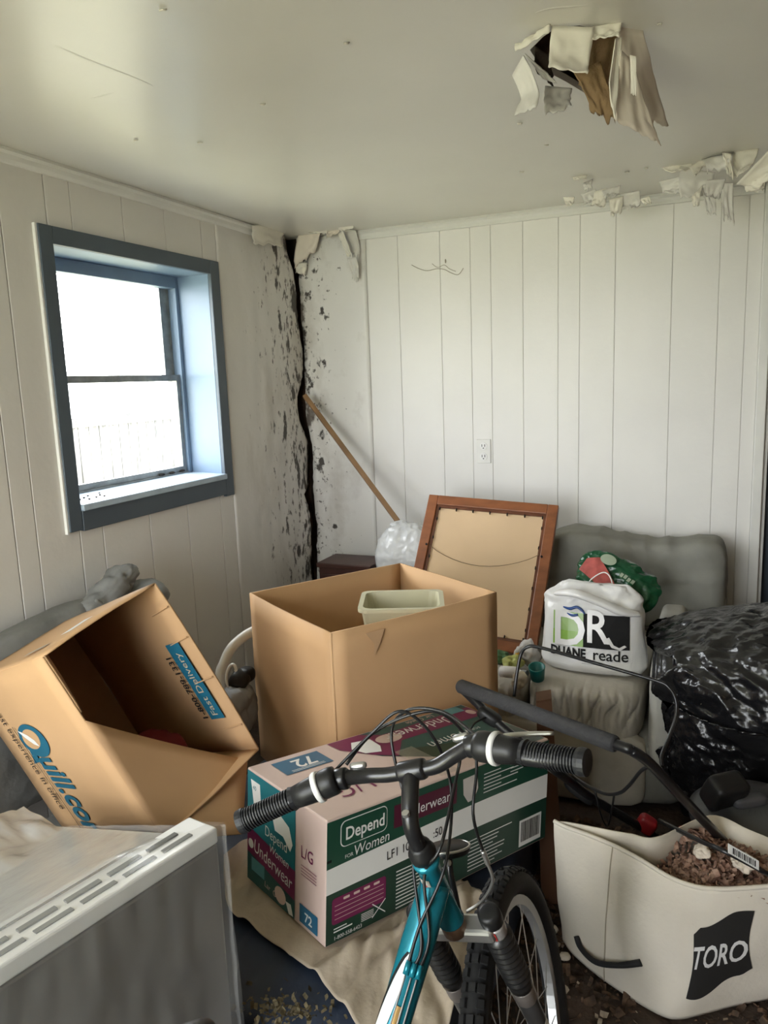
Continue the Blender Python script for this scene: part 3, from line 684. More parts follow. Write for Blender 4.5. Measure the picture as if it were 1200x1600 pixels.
def loft(rings, cap0=True):
    V = []; Fc = []; n = len(rings[0])
    for r_ in rings: V += r_
    for i in range(len(rings)-1):
        for k in range(n): Fc.append((i*n+k, i*n+(k+1) % n, (i+1)*n+(k+1) % n, (i+1)*n+k))
    if cap0: Fc.append(tuple(range(n))[::-1])
    return V, Fc
h0 = .025
obj('bin_shell', loft([ring(.085, .07, h0-.30), ring(.125, .10, h0-.012), ring(.135, .11, h0-.012), ring(.135, .11, h0), ring(.120, .095, h0)]), m_cream, bi, smooth=False)
v_, f_ = loft([ring(.080, .065, h0-.29), ring(.120, .095, h0)]); obj('bin_lining', (v_, [tuple(reversed(x)) for x in f_]), m_cream, bi)

# ------------------------------------------------------------------ carton on its side, printed in blue
QS = .92
Q2 = CAM+(Vector((.552, -2.37, .921))-CAM)*QS
q1 = Vector((.233, .928, .292)).normalized(); q2 = Vector((.421, .175, -.89)); q2 = (q2-q1*q2.dot(q1)).normalized(); q3 = q1.cross(q2)
if q3.x > 0: q3 = -q3
QA, QB, QC = .353*QS, .558*QS, .66*QS
def Q(a, b, c): return Q2+q1*a+q2*b+q3*c
qb = thing('tipped_carton', 'cardboard box tipped on its side with blue lettering and open mouth', 'box', Q(0, QB, QC))
m_qblue = M('teal_blue_print', (.012, .125, .20), .55, var=.06)
t = .005
def bowed(o, U, V_, n, amp, seed, nu=10):
    def fn(u, v): return Vector(o)+U*u+V_*v+n*(amp*math.sin(math.pi*u)*(1-.6*v)+.0025*nz((u*3, v*3, seed), 1))
    return grid(fn, nu, 8)
lp = obj('side', bowed(Q(0, 0, 0), q2*QB, q3*QC, -q1, .0, 1), m_card, qb, smooth=True, solid=t)
tp = obj('side', bowed(Q(0, 0, 0), q1*QA, q3*QC, -q2, .004, 2), m_card, qb, smooth=True, solid=t)
rp = obj('side', bowed(Q(QA, 0, 0), q2*QB, q3*QC, q1, .006, 3), m_cardin, qb, smooth=True, solid=t)
obj('side', bowed(Q(0, QB, 0), q1*QA, q3*QC, q2, .003, 4), m_cardin, qb, smooth=True, solid=t)
obj('bottom', slab([Q(0, 0, QC), Q(QA, 0, QC), Q(QA, QB, QC), Q(0, QB, QC)], q3, t), m_cardin, qb)
# flap folded across the mouth
H1 = Q(0, QB*.34, 0); H2 = Q(0, QB*1.0, 0)
d4 = (H2-CAM).dot(FWD)
F1 = pd(386, 1188, d4+.26); F2 = pd(378, 1303, d4+.10)
def flapfn(u, v):
    P = (H1.lerp(H2, v)).lerp(F1.lerp(F2, v), u); return P+(F1-H1).cross(H2-H1).normalized()*(.015*math.sin(math.pi*u))
obj('flap', grid(flapfn, 12, 8), m_cardin, qb, smooth=True, solid=t)
obj('flap', grid(lambda u, v: Q(.004+.10*u*math.sin(.5), QB*(.0+.30*v)*(1-.5*u), .0+.12*u), 6, 6), m_cardin, qb, smooth=True, solid=t)
for k in (.13, .31, .55, .84): obj('crease', tube([Q(QA-.004, QB*k, .0), Q(QA-.003, QB*k+.01, .10)], .0022, 5), m_cardin, qb)
sd = 1 if q2.cross(-q3).dot(-q1) > 0 else -1
class FaceN(Face):
    def __init__(s, o, u, v, n): s.o = Vector(o); s.u = u; s.v = v; s.n = n
Fq = FaceN(Q(0, 0, 0), q2, -q3, -q1)
def tall(vf, y0, k=1.5): return [Vector((p.x, y0+(p.y-y0)*k, 0)) for p in vf[0]], vf[1]
LT = lambda vf, off: obj('lettering', Fq(tall(vf, qy), off+.003), m_qblue, lp)
# Quill.com reading down the panel
qy = -.42; qx0 = .173
LT(shift(text2d('uill.com', .112, bold=.0035, xs=.80, shear=.12), qx0+.078, qy), .0034)
oq = shift(ell2d(0, 0, .052, .058, 28), qx0+.03, qy+.035)
LT(oq, .0034)
LT(shift(poly2d([(0, 0), (.03, -.008), (.055, -.02), (.05, .01), (.02, .02)]), qx0+.045, qy-.012), .0032)
obj('print', Fq(tall(shift(ell2d(0, 0, .030, .040, 20), qx0+.024, qy+.030, .3), qy), .0070), m_card, lp)
obj('print', Fq(shift(poly2d([(-.035, -.045), (-.01, -.02), (.012, .012), (.02, .04), (.0, .03), (-.018, .004), (-.03, -.025)]), qx0+.028, qy+.034), .0076), m_white, lp)
obj('print', Fq(rect2d(qx0-.02, qy-.035, qx0+.36, qy-.031), .0065), m_ink, lp)
obj('lettering', Fq(tall(shift(text2d('best experience in office', .036, xs=.95), qx0-.085, qy-.085), qy-.085), .0065), m_ink, lp)
Fr = FaceN(Q(QA, 0, 0), -q2, q3, -q1)
y0 = -QB
obj('print', Fr(rect2d(-.405, .055, -.165, .125), .0045), m_qblue, rp)
obj('lettering', Fr(shift(text2d('Fast Delivery', .040, xs=.95), -.395, .077), .0055), M('pale_card_print', (.5, .42, .3), .6), rp)
obj('lettering', Fr(shift(text2d('1-800-789-1331', .036, xs=.9, bold=.0008), -.405, .137), .0045), m_ink, rp)
obj('label_tape', FaceN(Q(0, 0, 0), q1, q3, -q2)(shift(rect2d(0, 0, .075, .045), .12, .10, .15), .0075), m_white, tp)
obj('label_scuff', FaceN(Q(0, 0, 0), q1, q3, -q2)(shift(rect2d(0, 0, .02, .09), .06, .12, .3), .0072), M('scuffed_tape', (.45, .4, .33), .5), tp)
rd = obj('red_bundle', lump(Q(QA*.62, QB-.085, .26), (.08, .05, .07), 3, 10, lambda d, P: P+d*.008*nz(P, 40)), M('red_cloth', (.16, .01, .012), .8), None, smooth=True, base=Q(QA*.62, QB-.02, .26))
tag(rd, 'small red bundle in the bottom of the tipped box', 'cloth')

# ------------------------------------------------------------------ appliance wrapped in plastic film
AA = Vector((1.254, -2.66, 0)); AB = Vector((1.130, -3.20, 0)); AT = .79
ad = (AB-AA).normalized(); an = Vector((-ad.y, ad.x, 0)); an = an if an.x > 0 else -an
ap = thing('wrapped_appliance', 'white slotted appliance wrapped in clear plastic film', 'appliance', AA-an*.3)
m_enam = M('shaded_white_enamel', (.12, .11, .095), .35, var=.05)  # white cabinet; the shadow on its side is put into this dark colour
m_enamw = M('white_enamel', (.72, .71, .68), .35, var=.04)
in_ = -an
def ab(x, y, z): return AA+ad*x+in_*y+Z*z
WX, WD = .62, .66
obj('cabinet', hexa([ab(0, 0, .02), ab(WX, 0, .02), ab(WX, WD, .02), ab(0, WD, .02), ab(0, 0, AT-.03), ab(WX, 0, AT-.03), ab(WX, WD, .56), ab(0, WD, .56)]), m_enam, ap, bevel=.006)
rim = obj('top_rim', hexa([ab(0, 0, AT-.03), ab(WX, 0, AT-.03), ab(WX, .075, AT-.03), ab(0, .075, AT-.03), ab(0, 0, AT), ab(WX, 0, AT), ab(WX, .075, AT-.004), ab(0, .075, AT-.004)]), m_enamw, ap, bevel=.004)
m_slot = M('slot_shadow_grey', (.16, .16, .15), .6)
for k in range(8):
    for j in range(2):
        a = .04+k*.075+j*.012; b = .018+j*.024
        obj('slot', hexa([ab(a, b, AT-.004), ab(a+.060, b, AT-.004), ab(a+.060, b+.010, AT-.004), ab(a, b+.010, AT-.004), ab(a, b, AT+.001), ab(a+.060, b, AT+.001), ab(a+.060, b+.010, AT+.0005), ab(a, b+.010, AT+.0005)]), m_slot, rim)
m_film = M('clear_plastic_film', (.78, .78, .76), .12, var=.02, bump=.5, bs=14, alpha=.16, spec=.7, stretch=(1, .35, 1))
m_film2 = M('milky_plastic_film', (.74, .74, .72), .16, var=.05, vs=9, bump=.5, bs=18, alpha=.62, spec=.7, stretch=(1, .35, 1))
def film_top(u, v):
    x = -.006+u*(WX+.02); y = -.004+v*(WD+.03)
    z = AT+.006 if y < .08 else AT+.006-.16*min(1, (y-.08)/.2)**.8+.0*y
    z -= .06*max(0, 1-u*4)*min(1, y/.2)*(1 if y < .5 else .6)
    w = fr((x*5, y*2.0, 3), 2.2, 2, 4); z += .018*abs(w)*min(1, max(0, y-.06)*8)
    z = max(z, (AT-.03)+(.56-AT+.03)*max(0, y)/WD+.008)
    return ab(x, y, z)
obj('film', grid(lambda u, v: film_top(u, .10+.90*v), 70, 64), m_film2, ap, smooth=True)
obj('film', grid(lambda u, v: film_top(u, .10*v), 70, 6), m_film, ap, smooth=True)
def film_side(u, v):
    x = -.01+u*(WX+.02); z = .02+v*(AT-.012)
    b = .004+.006*abs(fr((x*9, z*2.2, 1), 1.6, 4, 4))+.014*max(0, 1-u*9)*(1-v)
    return ab(x-.01*max(0, 1-u*12)*(1-v), -b, z)
obj('film', grid(film_side, 60, 50), m_film, ap, smooth=True)
obj('film', grid(lambda u, v: ab(-.012-.006*abs(fr((u*5, v*3, 8), 2, 1, 3)), -.006+u*(WD+.02), .02+v*(AT-.02-.235*u)), 40, 40), m_film, ap, smooth=True)

# ------------------------------------------------------------------ grey couch along the left wall, behind the tipped box
lc = thing('grey_couch', 'dark grey slumped couch back against the wall under the window', 'couch', (.3, -2.1, 0))
def slump(d, P):
    q = P+d*(.012*fr(P, 6, 3)+.010*abs(nz((P.x*3, P.y*9, P.z*9), 2)))
    if P.z > 0: q.z += .05*nz((0, P.y*3, 1), 1)-.07*(-P.y/.7)
    return q
obj('back', lump((.10, -2.20, .56), (.075, .66, .27), 4, 24, slump), m_sofad, lc, smooth=True)
obj('seat', lump((.36, -2.20, .14), (.20, .66, .14), 5, 18), m_sofad, lc, smooth=True)
obj('cushion_fold', lump(Vector((.15, -1.60, .80)), (.10, .14, .05), 2.5, 14, lambda d, P: P+d*.014*fr(P, 14, 5), Matrix.Rotation(.25, 3, 'X')), m_sofad, lc, smooth=True)
cc = pxx(185, 912, .16)
obj('cushion_fold', lump(pxx(168, 928, .13), (.05, .16, .05), 2.4, 18, lambda d, P: P+d*.022*fr(P, 16, 2), Matrix.Rotation(.45, 3, 'X')), m_sofad, lc, smooth=True)
obj('cushion_fold', lump(pxx(190, 910, .13), (.035, .035, .045), 2.2, 14, lambda d, P: P+d*.014*fr(P, 26, 4)), m_sofad, lc, smooth=True)
obj('piping', tube([pxx(x, y, .175) for x, y in ((150, 938), (166, 945), (178, 930), (196, 922))], .006, 6, sm=5), m_sofa, lc, smooth=True)

# white tube frame, black fittings and grey cloth between the two boxes
m_whitep = M('white_plastic_tube', (.66, .64, .60), .35, var=.04)
wt = thing('white_tube_frame', 'white curved tube frame with black joints between two boxes', 'frame', pz(360, 1180, .05))
obj('tube', tube([pd(410, 980, 2.62), pd(385, 992, 2.6), pd(362, 1012, 2.57), pd(350, 1036, 2.55), pd(344, 1060, 2.53), pd(352, 1130, 2.5)], .017, 10, sm=6), m_whitep, wt, smooth=True)
obj('joint', lathe([(.022, 0), (.034, .01), (.034, .05), (.022, .06)], pd(362, 1056, 2.48), (.8, .2, -.5), 16), m_blk, wt, smooth=True)
obj('joint_ring', tube([pd(362, 1056, 2.47)+Vector((.03*math.cos(a)*.6, .012*math.sin(a), .034*math.sin(a))) for a in [k*math.pi/8 for k in range(16)]], .006, 6, closed=True), m_whitep, wt, smooth=True)
obj('joint', lump(pd(384, 1054, 2.5), (.028, .03, .024), 3, 8), m_blk, wt, smooth=True)
gc = obj('grey_cloth', lump(pd(370, 1108, 2.46), (.06, .07, .09), 2.6, 20, lambda d, P: P+d*.025*fr(P, 9, 7)), M('blue_grey_cloth', (.24, .25, .26), .9, var=.1), None, smooth=True, base=pd(370, 1150, 2.46))
tag(gc, 'bundled blue grey cloth wedged between the two cardboard boxes', 'cloth')

# ------------------------------------------------------------------ loveseat along the back wall
sf = thing('loveseat', 'grey green velvet loveseat with plump back cushion by the white wall', 'sofa', (1.3, -.6, 0))
obj('base', lump((1.32, -.60, .15), (.69, .44, .13), 10, 16), m_sofa, sf, smooth=True)
def puck(amp, s, seed):
    return lambda d, P: P+d*(amp*fr((P.x*s, P.y*s, P.z*s*.7), 1, seed)+amp*.5*abs(nz((P.x*s*3, 0, P.z*s), 1, seed)))
def front_roll(d, P):
    q = P+d*.008*fr((P.x*7, P.y*4, P.z*4), 1, 3)
    g = max(0, -P.y/.40)**3
    g2 = max(0, -P.y/.40)**2*max(0, 1-abs(P.z-.02)/.12)
    ph = P.x*58+2.6*nz((P.x*6, 0, P.z*9), 1); ph2 = P.x*97+3*nz((P.x*9, 2, P.z*12), 1)
    q.y += g2*(.026*(1-abs(math.sin(ph)))**2.5+.012*(1-abs(math.sin(ph2)))**2)
    return q
for a, b, zc in ((.82, 1.42, .322), (1.43, 1.845, .355)):
    obj('seat_cushion', lump(((a+b)/2, -.665, zc), ((b-a)/2, .40, .105), 6, 84, front_roll), m_seat, sf, smooth=True)
obj('front_skirt', lump((1.34, -1.025, .16), (.52, .035, .14), 8, 16, puck(.004, 8, 2)), m_seat, sf, smooth=True)
def cush(d, P):
    q = P+d*(.010*fr((P.x*5, P.y*5, P.z*5), 1, 4))
    k = max(0, P.z/.2)
    q.z += (.020*math.sin(P.x*8.5-2.4)-.006)*k
    rad = (abs(P.x)/.36)**6
    q += d*(-.010*abs(math.sin(P.x*30+P.z*8+nz((P.x*4, 0, 0), 1)))*max(0, k)**3-.006*abs(nz((P.x*9, P.y*4, P.z*5), 1)))
    q.y += -.018*math.exp(-((P.z-.03)/.03)**2)*.4
    return q
bc = obj('back_cushion', lump((1.735, -.20, .655), (.378, .14, .200), 8, 48, cush), m_sofa, sf, smooth=True)
obj('seam', tube([(2.112, -.22, .50), (2.118, -.23, .58), (2.108, -.24, .68), (2.09, -.23, .76), (2.07, -.2, .81)], .004, 6, sm=5), M('pale_piping', (.42, .41, .37), .8), bc, smooth=True)
obj('back_cushion', lump((1.13, -.20, .60), (.21, .14, .20), 4.5, 24, cush), m_sofa, sf, smooth=True)
m_arm = M('pale_velvet_arm', (.46, .45, .41), .85, var=.08, vs=8, bump=.2)
obj('arm', lump((1.915, -.59, .33), (.060, .46, .25), 5, 20, puck(.005, 7, 5)), m_arm, sf, smooth=True)
obj('arm', lump((.73, -.56, .30), (.09, .42, .27), 5, 16, puck(.006, 7, 6)), m_sofa, sf, smooth=True)
for x in (.65, 2.0):
    for y in (-.98, -.22): obj('foot', lathe([(.02, 0), (.028, .03)], (x, y, 0), Z, 10), m_blk, sf)

# ------------------------------------------------------------------ picture frame seen from behind
fM = Matrix(((.9981, -.0472, .0399), (.0185, .844, .536), (-.0589, -.5343, .8432)))
fo = Vector((.829, -.758, .470))
pf = thing('picture_frame', 'wooden picture frame leaning with its brown paper back outwards', 'frame', fo)
def fb(a, b): v, f = box(a, b); return [fo+fM @ p for p in v], f
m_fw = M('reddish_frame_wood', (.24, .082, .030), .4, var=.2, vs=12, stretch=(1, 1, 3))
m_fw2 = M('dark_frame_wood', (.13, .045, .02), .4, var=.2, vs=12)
fw, fh, bw = .585, .661, .045
for a, b in (((0, -.012, 0), (bw, .02, fh)), ((fw-bw, -.012, 0), (fw, .02, fh)), ((bw, -.012, fh-bw), (fw-bw, .02, fh)), ((bw, -.012, 0), (fw-bw, .02, bw))):
    obj('rail', fb(a, b), m_fw, pf, bevel=.003)
g = .012
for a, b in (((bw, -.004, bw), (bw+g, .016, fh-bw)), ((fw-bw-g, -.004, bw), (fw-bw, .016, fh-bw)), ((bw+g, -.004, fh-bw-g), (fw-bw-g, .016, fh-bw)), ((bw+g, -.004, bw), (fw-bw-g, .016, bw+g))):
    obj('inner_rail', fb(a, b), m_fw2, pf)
bk = obj('paper_backing', fb((bw+g, .003, bw+g), (fw-bw-g, .010, fh-bw-g)), M('brown_backing_paper', (.64, .46, .28), .8, var=.07, vs=3), pf)
x0, x1 = bw+.004, fw-bw-.004
obj('hanging_wire', tube([fo+fM @ Vector((x0+(x1-x0)*k/12, -.008, .42-.075*math.sin(math.pi*k/12)**.8+.01*(k/12))) for k in range(13)], .0013, 5), M('dull_wire', (.16, .11, .06), .5, .5), pf)
nails = [(x0+.012+(x1-x0-.024)*k/6, fh-bw-g-.004) for k in range(7)]+[(x0+.012+(x1-x0-.024)*k/6, bw+g+.004) for k in range(7)]+[(x0+.008, .1+.09*k) for k in range(6)]+[(x1-.008, .1+.09*k) for k in range(6)]
for x, z in nails: obj('tack', fb((x-.0016, -.009, z-.006), (x+.0016, .006, z+.006)), m_ink, pf)
for x in (x0-.012, x1+.012): obj('screw_eye', lathe([(.005, 0), (.005, .004)], fo+fM @ Vector((x, -.013, .42)), fM @ Vector((0, -1, 0)), 10), m_ink, pf)

# ------------------------------------------------------------------ shop bag, green packet, black sack, white sack
m_bagw = M('white_plastic_bag', (.78, .775, .76), .28, var=.05, vs=10, bump=.35, bs=16)
BC = Vector((1.655, -.865, .466)); bw_, bh_, bdp = .20, .31, .10
ba = thing('shopping_bag', 'stuffed white plastic shopping bag with green and black emblem on the sofa', 'bag', BC)
def bagfront(x, z):
    """front surface of the bag: x across, z up from the seat"""
    k = max(0, min(1, z/bh_)); w = bw_*(1-.10*k); s = min(1, abs(x)/w)
    y = -bdp*(1-s**3.2)**.5*(1-.45*k**2)-.01
    return (BC.x+x-.012*k, BC.y+y*.9+.05*k, BC.z+z-.05*x*(0.2))
def bagshape(u, v):
    a = u*2*math.pi; z = v*bh_; k = v
    w = bw_*(1-.10*k)*(1+.05*nz((math.cos(a)*2, math.sin(a)*2, v*3), 1)); c = math.cos(a); s_ = math.sin(a)
    r_ = (abs(c)**3.2+abs(s_)**2.)**(-1/2.6)
    x = w*r_*c*.985; dep = bdp*(1-.45*k*k)
    y = dep*r_*s_*.9
    P = Vector((BC.x+x-.012*k, BC.y+y+.05*k, BC.z+z-.01*x))
    wr = .012*abs(fr((P.x*9, P.y*9, P.z*4), 1.2, 3, 3))*(.3+.7*abs(2*v-1)**2)+.034*abs(fr((P.x*7, P.y*7, P.z*16), 1.1, 6, 4))*max(0, (v-.68)/.32)**.7
    n = Vector((c, s_, 0)); P -= n*wr
    if v > .86: P += Vector((-c*w*.25, -s_*dep*.5, .012*nz((a*2, 3, 0), 1)))*((v-.86)/.14)
    if v < .08: P += Vector((-c*.02, -s_*.02, 0))*((.08-v)/.08)
    return P
v_, f_ = grid(bagshape, 72, 40)
tpx = len(v_); v_.append(BC+Vector((0, .05, bh_))); v_.append(BC)
f_ += [(40*73+i, 40*73+i+1, tpx) for i in range(72)]+[(i+1, i, tpx+1) for i in range(72)]
bbody = obj('bag_body', (v_, f_), m_bagw, ba, smooth=True)
def bagsurf(x, z):
    k = max(0, min(1, z/bh_)); w = bw_*(1-.10*k)*.985
    s = max(-1, min(1, x/w)); 
    dep = bdp*(1-.45*k*k)
    # same superellipse as the shell: |c r|^3.2.. solved by bisection on the angle
    lo, hi = math.pi, 2*math.pi
    for _ in range(24):
        a = (lo+hi)/2; c = math.cos(a); s_ = math.sin(a); r_ = (abs(c)**3.2+abs(s_)**2.)**(-1/2.6)
        if r_*c < s: lo = a
        else: hi = a
    y = dep*r_*s_*.9
    return (BC.x+x-.012*k, BC.y+y+.05*k, BC.z+z-.01*x)
Cb = Curved(bagsurf)
def bp(vf, mat, lv=1, name='print'): return obj(name, Cb(sub(vf), .003+.0012*lv), mat, bbody)
m_lime = M('lime_green_print', (.22, .42, .035), .35); m_lime2 = M('pale_green_print', (.30, .46, .16), .35)
bp(rect2d(-.135, .098, -.025, .215), m_lime2); bp(rect2d(-.135, .098, -.025, .150), m_lime, 1.5)
bp(rect2d(-.025, .098, .135, .215), m_ink)
bp(shift(text2d('D', .165, bold=.003), -.138, .100), m_bagw, 2.5, 'emblem_letter')
bp(shift(text2d('R', .16, bold=.002, xs=.9), -.02, .118), m_bagw, 2.5, 'emblem_letter')
bp(poly2d([(.055, .135), (.075, .105), (.105, .098), (.125, .110), (.118, .116), (.10, .106), (.082, .114), (.066, .14)]), m_bagw, 2.6, 'emblem_letter')
bp(shift(text2d('DUANE', .044, bold=.0018, xs=.86), -.145, .060), m_ink, 1, 'lettering')
bp(shift(text2d('reade', .054, xs=1.0, bold=.0006), .008, .058), m_ink, 1, 'lettering')
bp(rect2d(-.03, .040, .035, .0412), M('grey_print', (.3, .3, .3), .5), 1)
m_rib = M('blue_plastic_ribbon', (.02, .07, .25), .3)
for p in ([(-.10, .232), (-.075, .228), (-.05, .236), (-.03, .226), (-.02, .214)], [(-.085, .212), (-.065, .206), (-.045, .210)]):
    obj('blue_streak', tube([Vector(bagsurf(x, z))+Vector((0, -.004, 0)) for x, z in p], [.003, .008, .007, .006, .003][:len(p)], 6, sm=5, flat=.7), m_rib, bbody, smooth=True)
obj('handle', tube([BC+Vector((-.13, -.03, .285)), BC+Vector((-.06, -.07, .30)), BC+Vector((.03, -.06, .27)), BC+Vector((.10, -.05, .24)), BC+Vector((.16, -.02, .225))], [.02, .03, .03, .03, .015], 10, sm=6, flat=.5), m_bagw, ba, smooth=True)
# green packet
gp = thing('green_packet', 'glossy green snack packet with red panel lying on the shopping bag', 'packet', pyy(968, 930, -.62))
gR = Matrix.Rotation(.95, 3, 'X') @ Matrix.Rotation(-.42, 3, 'Z')
gcn = pyy(964, 908, -.66)
def crinkle(d, P):
    e_ = max(abs(P.x)/.165, 0)
    q = Vector((P.x, P.y, P.z*(1-.5*e_**3)))
    return q+d*(-.022*abs(fr((P.x*9, P.y*9, P.z*6), 1.4, 6, 4)))
v_, f_ = lump((0, 0, 0), (.170, .095, .05), 3, 40, crinkle)
m_pack = M('green_packet_foil', (.010, .075, .030), .22, var=.2, vs=12, bump=.4, bs=22)
pk = obj('packet_body', ([gR @ p+gcn for p in v_], f_), m_pack, gp, smooth=True)
def psurf(x, y):
    k = (1-min(1, abs(x)/.165)**3-min(1, abs(y)/.10)**3); z = .05*max(.02, k)**.3333*(1-.5*(abs(x)/.165)**3)+.010
    return gR @ Vector((x, y, z))+gcn
Cp = Curved(psurf)
obj('print', Cp(sub(poly2d([(-.14, -.035), (-.135, .02), (-.09, .04), (-.03, .0), (.03, -.045), (.06, -.085), (.02, -.085), (-.06, -.06)]), 3), .003), M('red_packet_print', (.36, .075, .065), .35, var=.3, vs=30), pk)
obj('print', Cp(sub(shift(ell2d(0, 0, .032, .022), -.055, .045), 2), .004), M('pale_foil_print', (.32, .38, .28), .3), pk)
obj('print', Cp(sub(join(*[shift(rect2d(0, 0, .012, .016), .012+.016*k, .004-.003*k+.003*(k % 2), -.15) for k in range(4)]), 1), .004), M('pale_foil_print', (.32, .38, .28), .3), pk)
obj('string', tube([gcn+Vector((-.10, -.09, -.03)), gcn+Vector((-.09, -.10, .02)), gcn+Vector((-.04, -.09, .055)), gcn+Vector((-.01, -.10, .03)), gcn+Vector((.0, -.115, -.04))], .0025, 6, sm=6), m_white, gp, smooth=True)

# black sack over the arm
m_sack = M('black_sack_plastic', (.010, .010, .011), .24, var=.1, bump=.5, bs=24, spec=.6)
def sack(d, P):
    q = P+d*(.035*fr((P.x*2.4, P.y*2.4, P.z*2.0), 1, 8, 3))
    w1 = fr((P.x*9+P.z*6, P.y*9, P.z*5-P.x*5), 1, 9, 4); w2 = fr((P.x*24+P.z*9, P.y*24, P.z*18), 1, 4, 3)
    am = max(.22, min(1, (.10-P.x)/.25))*(.5+.5*min(1, max(0, .5+1.5*nz((P.x*3, P.y*3, P.z*3), 1, 3))))
    q -= d*(.030*abs(w1)*(.4+.6*am)+.014*abs(w2)*am)
    if P.x < -.1 and P.z > .1: q += Vector((-.16*min(1, (P.z-.1)/.2), .06, -.06))*min(1, (-.1-P.x)/.3)
    w = q+Vector((2.39, -.88, .36))
    if w.z < .005: w.z = .005+.0*w.z
    if w.z < .45: w.y = max(w.y, -1.225)
    if w.x < 2.0 and w.y > -1.085 and w.z < .60:
        dx = 2.0-w.x; dy = w.y+1.085; dz = .60-w.z; mn = min(dx, dy, dz)
        if mn == dx: w.x = 2.0
        elif mn == dy: w.y = -1.085
        else: w.z = .60
    if w.y > -.02: w.y = -.02
    return w-Vector((2.39, -.88, .36))
sk = obj('bin_sack', lump((2.39, -.88, .36), (.49, .39, .385), 2.8, 110, sack), m_sack, None, smooth=True, base=(2.39, -.8, 0))
tag(sk, 'large crinkled black bin sack slumped over the sofa arm', 'sack')
# cloudy sack by the corner
m_cloud = M('cloudy_plastic', (.60, .61, .61), .25, var=.12, vs=9, bump=.6, bs=14)
ws = thing('cloudy_sack', 'cloudy white plastic sack beside the back of the picture frame', 'sack', (.70, -.40, .57))
def cl(d, P):
    q = P+d*(.012*fr(P*6, 1, 2)-.010*abs(fr(P*14, 1, 5, 3))); k = max(0, P.z/.15)
    q.x *= 1-.22*k; q.y *= 1-.3*k; return q
obj('sack_body', lump((.705, -.33, .728), (.155, .11, .15), 3, 34, cl), m_cloud, ws, smooth=True)
obj('tied_neck', lump((.67, -.33, .865), (.05, .035, .022), 2, 12, lambda d, P: P+d*.014*fr(P*30, 1, 2)), m_cloud, ws, smooth=True)
# stick, brown case
st = tube([pd(476, 618, 3.98), pd(622, 815, 3.72)], .017, 4)
stk = obj('wooden_batten', st, M('raw_brown_wood', (.24, .135, .06), .65, var=.25, vs=8), None, base=pd(622, 815, 3.72), bevel=.002); tag(stk, 'long brown wooden batten leaning in the cracked corner', 'stick')
bkx = thing('brown_case', 'dark red brown wooden case low in the corner', 'case', (.38, -.24, 0))
m_case = M('dark_mahogany', (.060, .022, .015), .45, var=.25, vs=9)
obj('case_body', box((.22, -.33, 0), (.50, -.13, .63)), m_case, bkx, bevel=.004)
obj('case_top', box((.21, -.34, .63), (.51, -.12, .655)), m_case, bkx, bevel=.005)
obj('case_door', box((.235, -.338, .03), (.485, -.329, .60)), m_case, bkx, bevel=.004)

# ------------------------------------------------------------------ wall fittings
oc = pyy(756, 705, 0); ot = thing('wall_outlet', 'white double wall outlet on the boarded wall', 'outlet', (oc.x, 0, oc.z))
obj('plate', box((oc.x-.036, -.006, oc.z-.06), (oc.x+.036, .0005, oc.z+.06)), m_trimw, ot, bevel=.003)
for dz in (.026, -.026):
    rc = obj('receptacle', lathe([(.019, 0), (.019, .003)], (oc.x, -.0058, oc.z+dz), (0, -1, 0), 18), m_white, ot)
    for dx in (-.007, .007): obj('slot', box((oc.x+dx-.0014, -.0096, oc.z+dz-.003), (oc.x+dx+.0014, -.0086, oc.z+dz+.009)), m_ink, rc)
    obj('slot', lathe([(.003, 0), (.003, .001)], (oc.x, -.0087, oc.z+dz-.010), (0, -1, 0), 8), m_ink, rc)
wv = obj('dangling_wire', tube([pyy(x, y, -.006) for x, y in [(643, 414), (655, 420), (668, 423), (682, 420), (694, 421), (704, 426), (716, 429), (724, 419)]], .0016, 5, sm=5), M('dusty_string', (.40, .36, .30), .8), None, base=pyy(690, 421, -.006)); tag(wv, 'thin dusty twisted string stuck on the white boarded wall', 'string')
cb = obj('cobweb_wisp', join(tube([pyy(x, y, -.008) for x, y in [(675, 412), (684, 418), (694, 414), (702, 420), (712, 424)]], .0014, 5, sm=4), lump(pyy(696, 408, -.008), (.004, .003, .010), 2, 4)), M('dusty_string', (.40, .36, .30), .8), None, base=pyy(694, 412, -.006)); tag(cb, 'dark dust wisp just above the string on the wall', 'dust')

# ------------------------------------------------------------------ oddments on the sofa beside the frame
def small(name, vf, mat, label, cat, base): o = obj(name, vf, mat, None, smooth=True, base=base); return tag(o, label, cat)
zs = .436
p = pyy(797, 1060, -1.0); b_ = thing('spray_bottle', 'small white bottle lying by the tall open box', 'bottle', (p.x, p.y, zs))
obj('bottle_body', lathe([(.008, 0), (.020, .006), (.022, .03), (.022, .07), (.012, .085), (.010, .10)], (p.x-.04, p.y, zs+.024), (.9, -.2, .1), 16), m_white, b_, smooth=True)
obj('cap', lathe([(.013, 0), (.013, .02)], (p.x+.05, p.y-.02, zs+.034), (.9, -.2, .1), 14), M('grey_cap', (.35, .35, .35), .4), b_)
p = pyy(840, 1047, -1.0); small('teal_cup', lathe([(.024, 0), (.030, .05), (.031, .055), (.027, .055), (.022, .005)], (p.x, p.y, zs+.012), (0, -.3, 1), 20), M('teal_plastic', (.01, .16, .14), .4), 'teal plastic cup beside the shopping bag', 'cup', (p.x, p.y, zs))
def crump(s, seed): return lambda d, P: P+d*s*fr(P*22, 1, seed, 3)
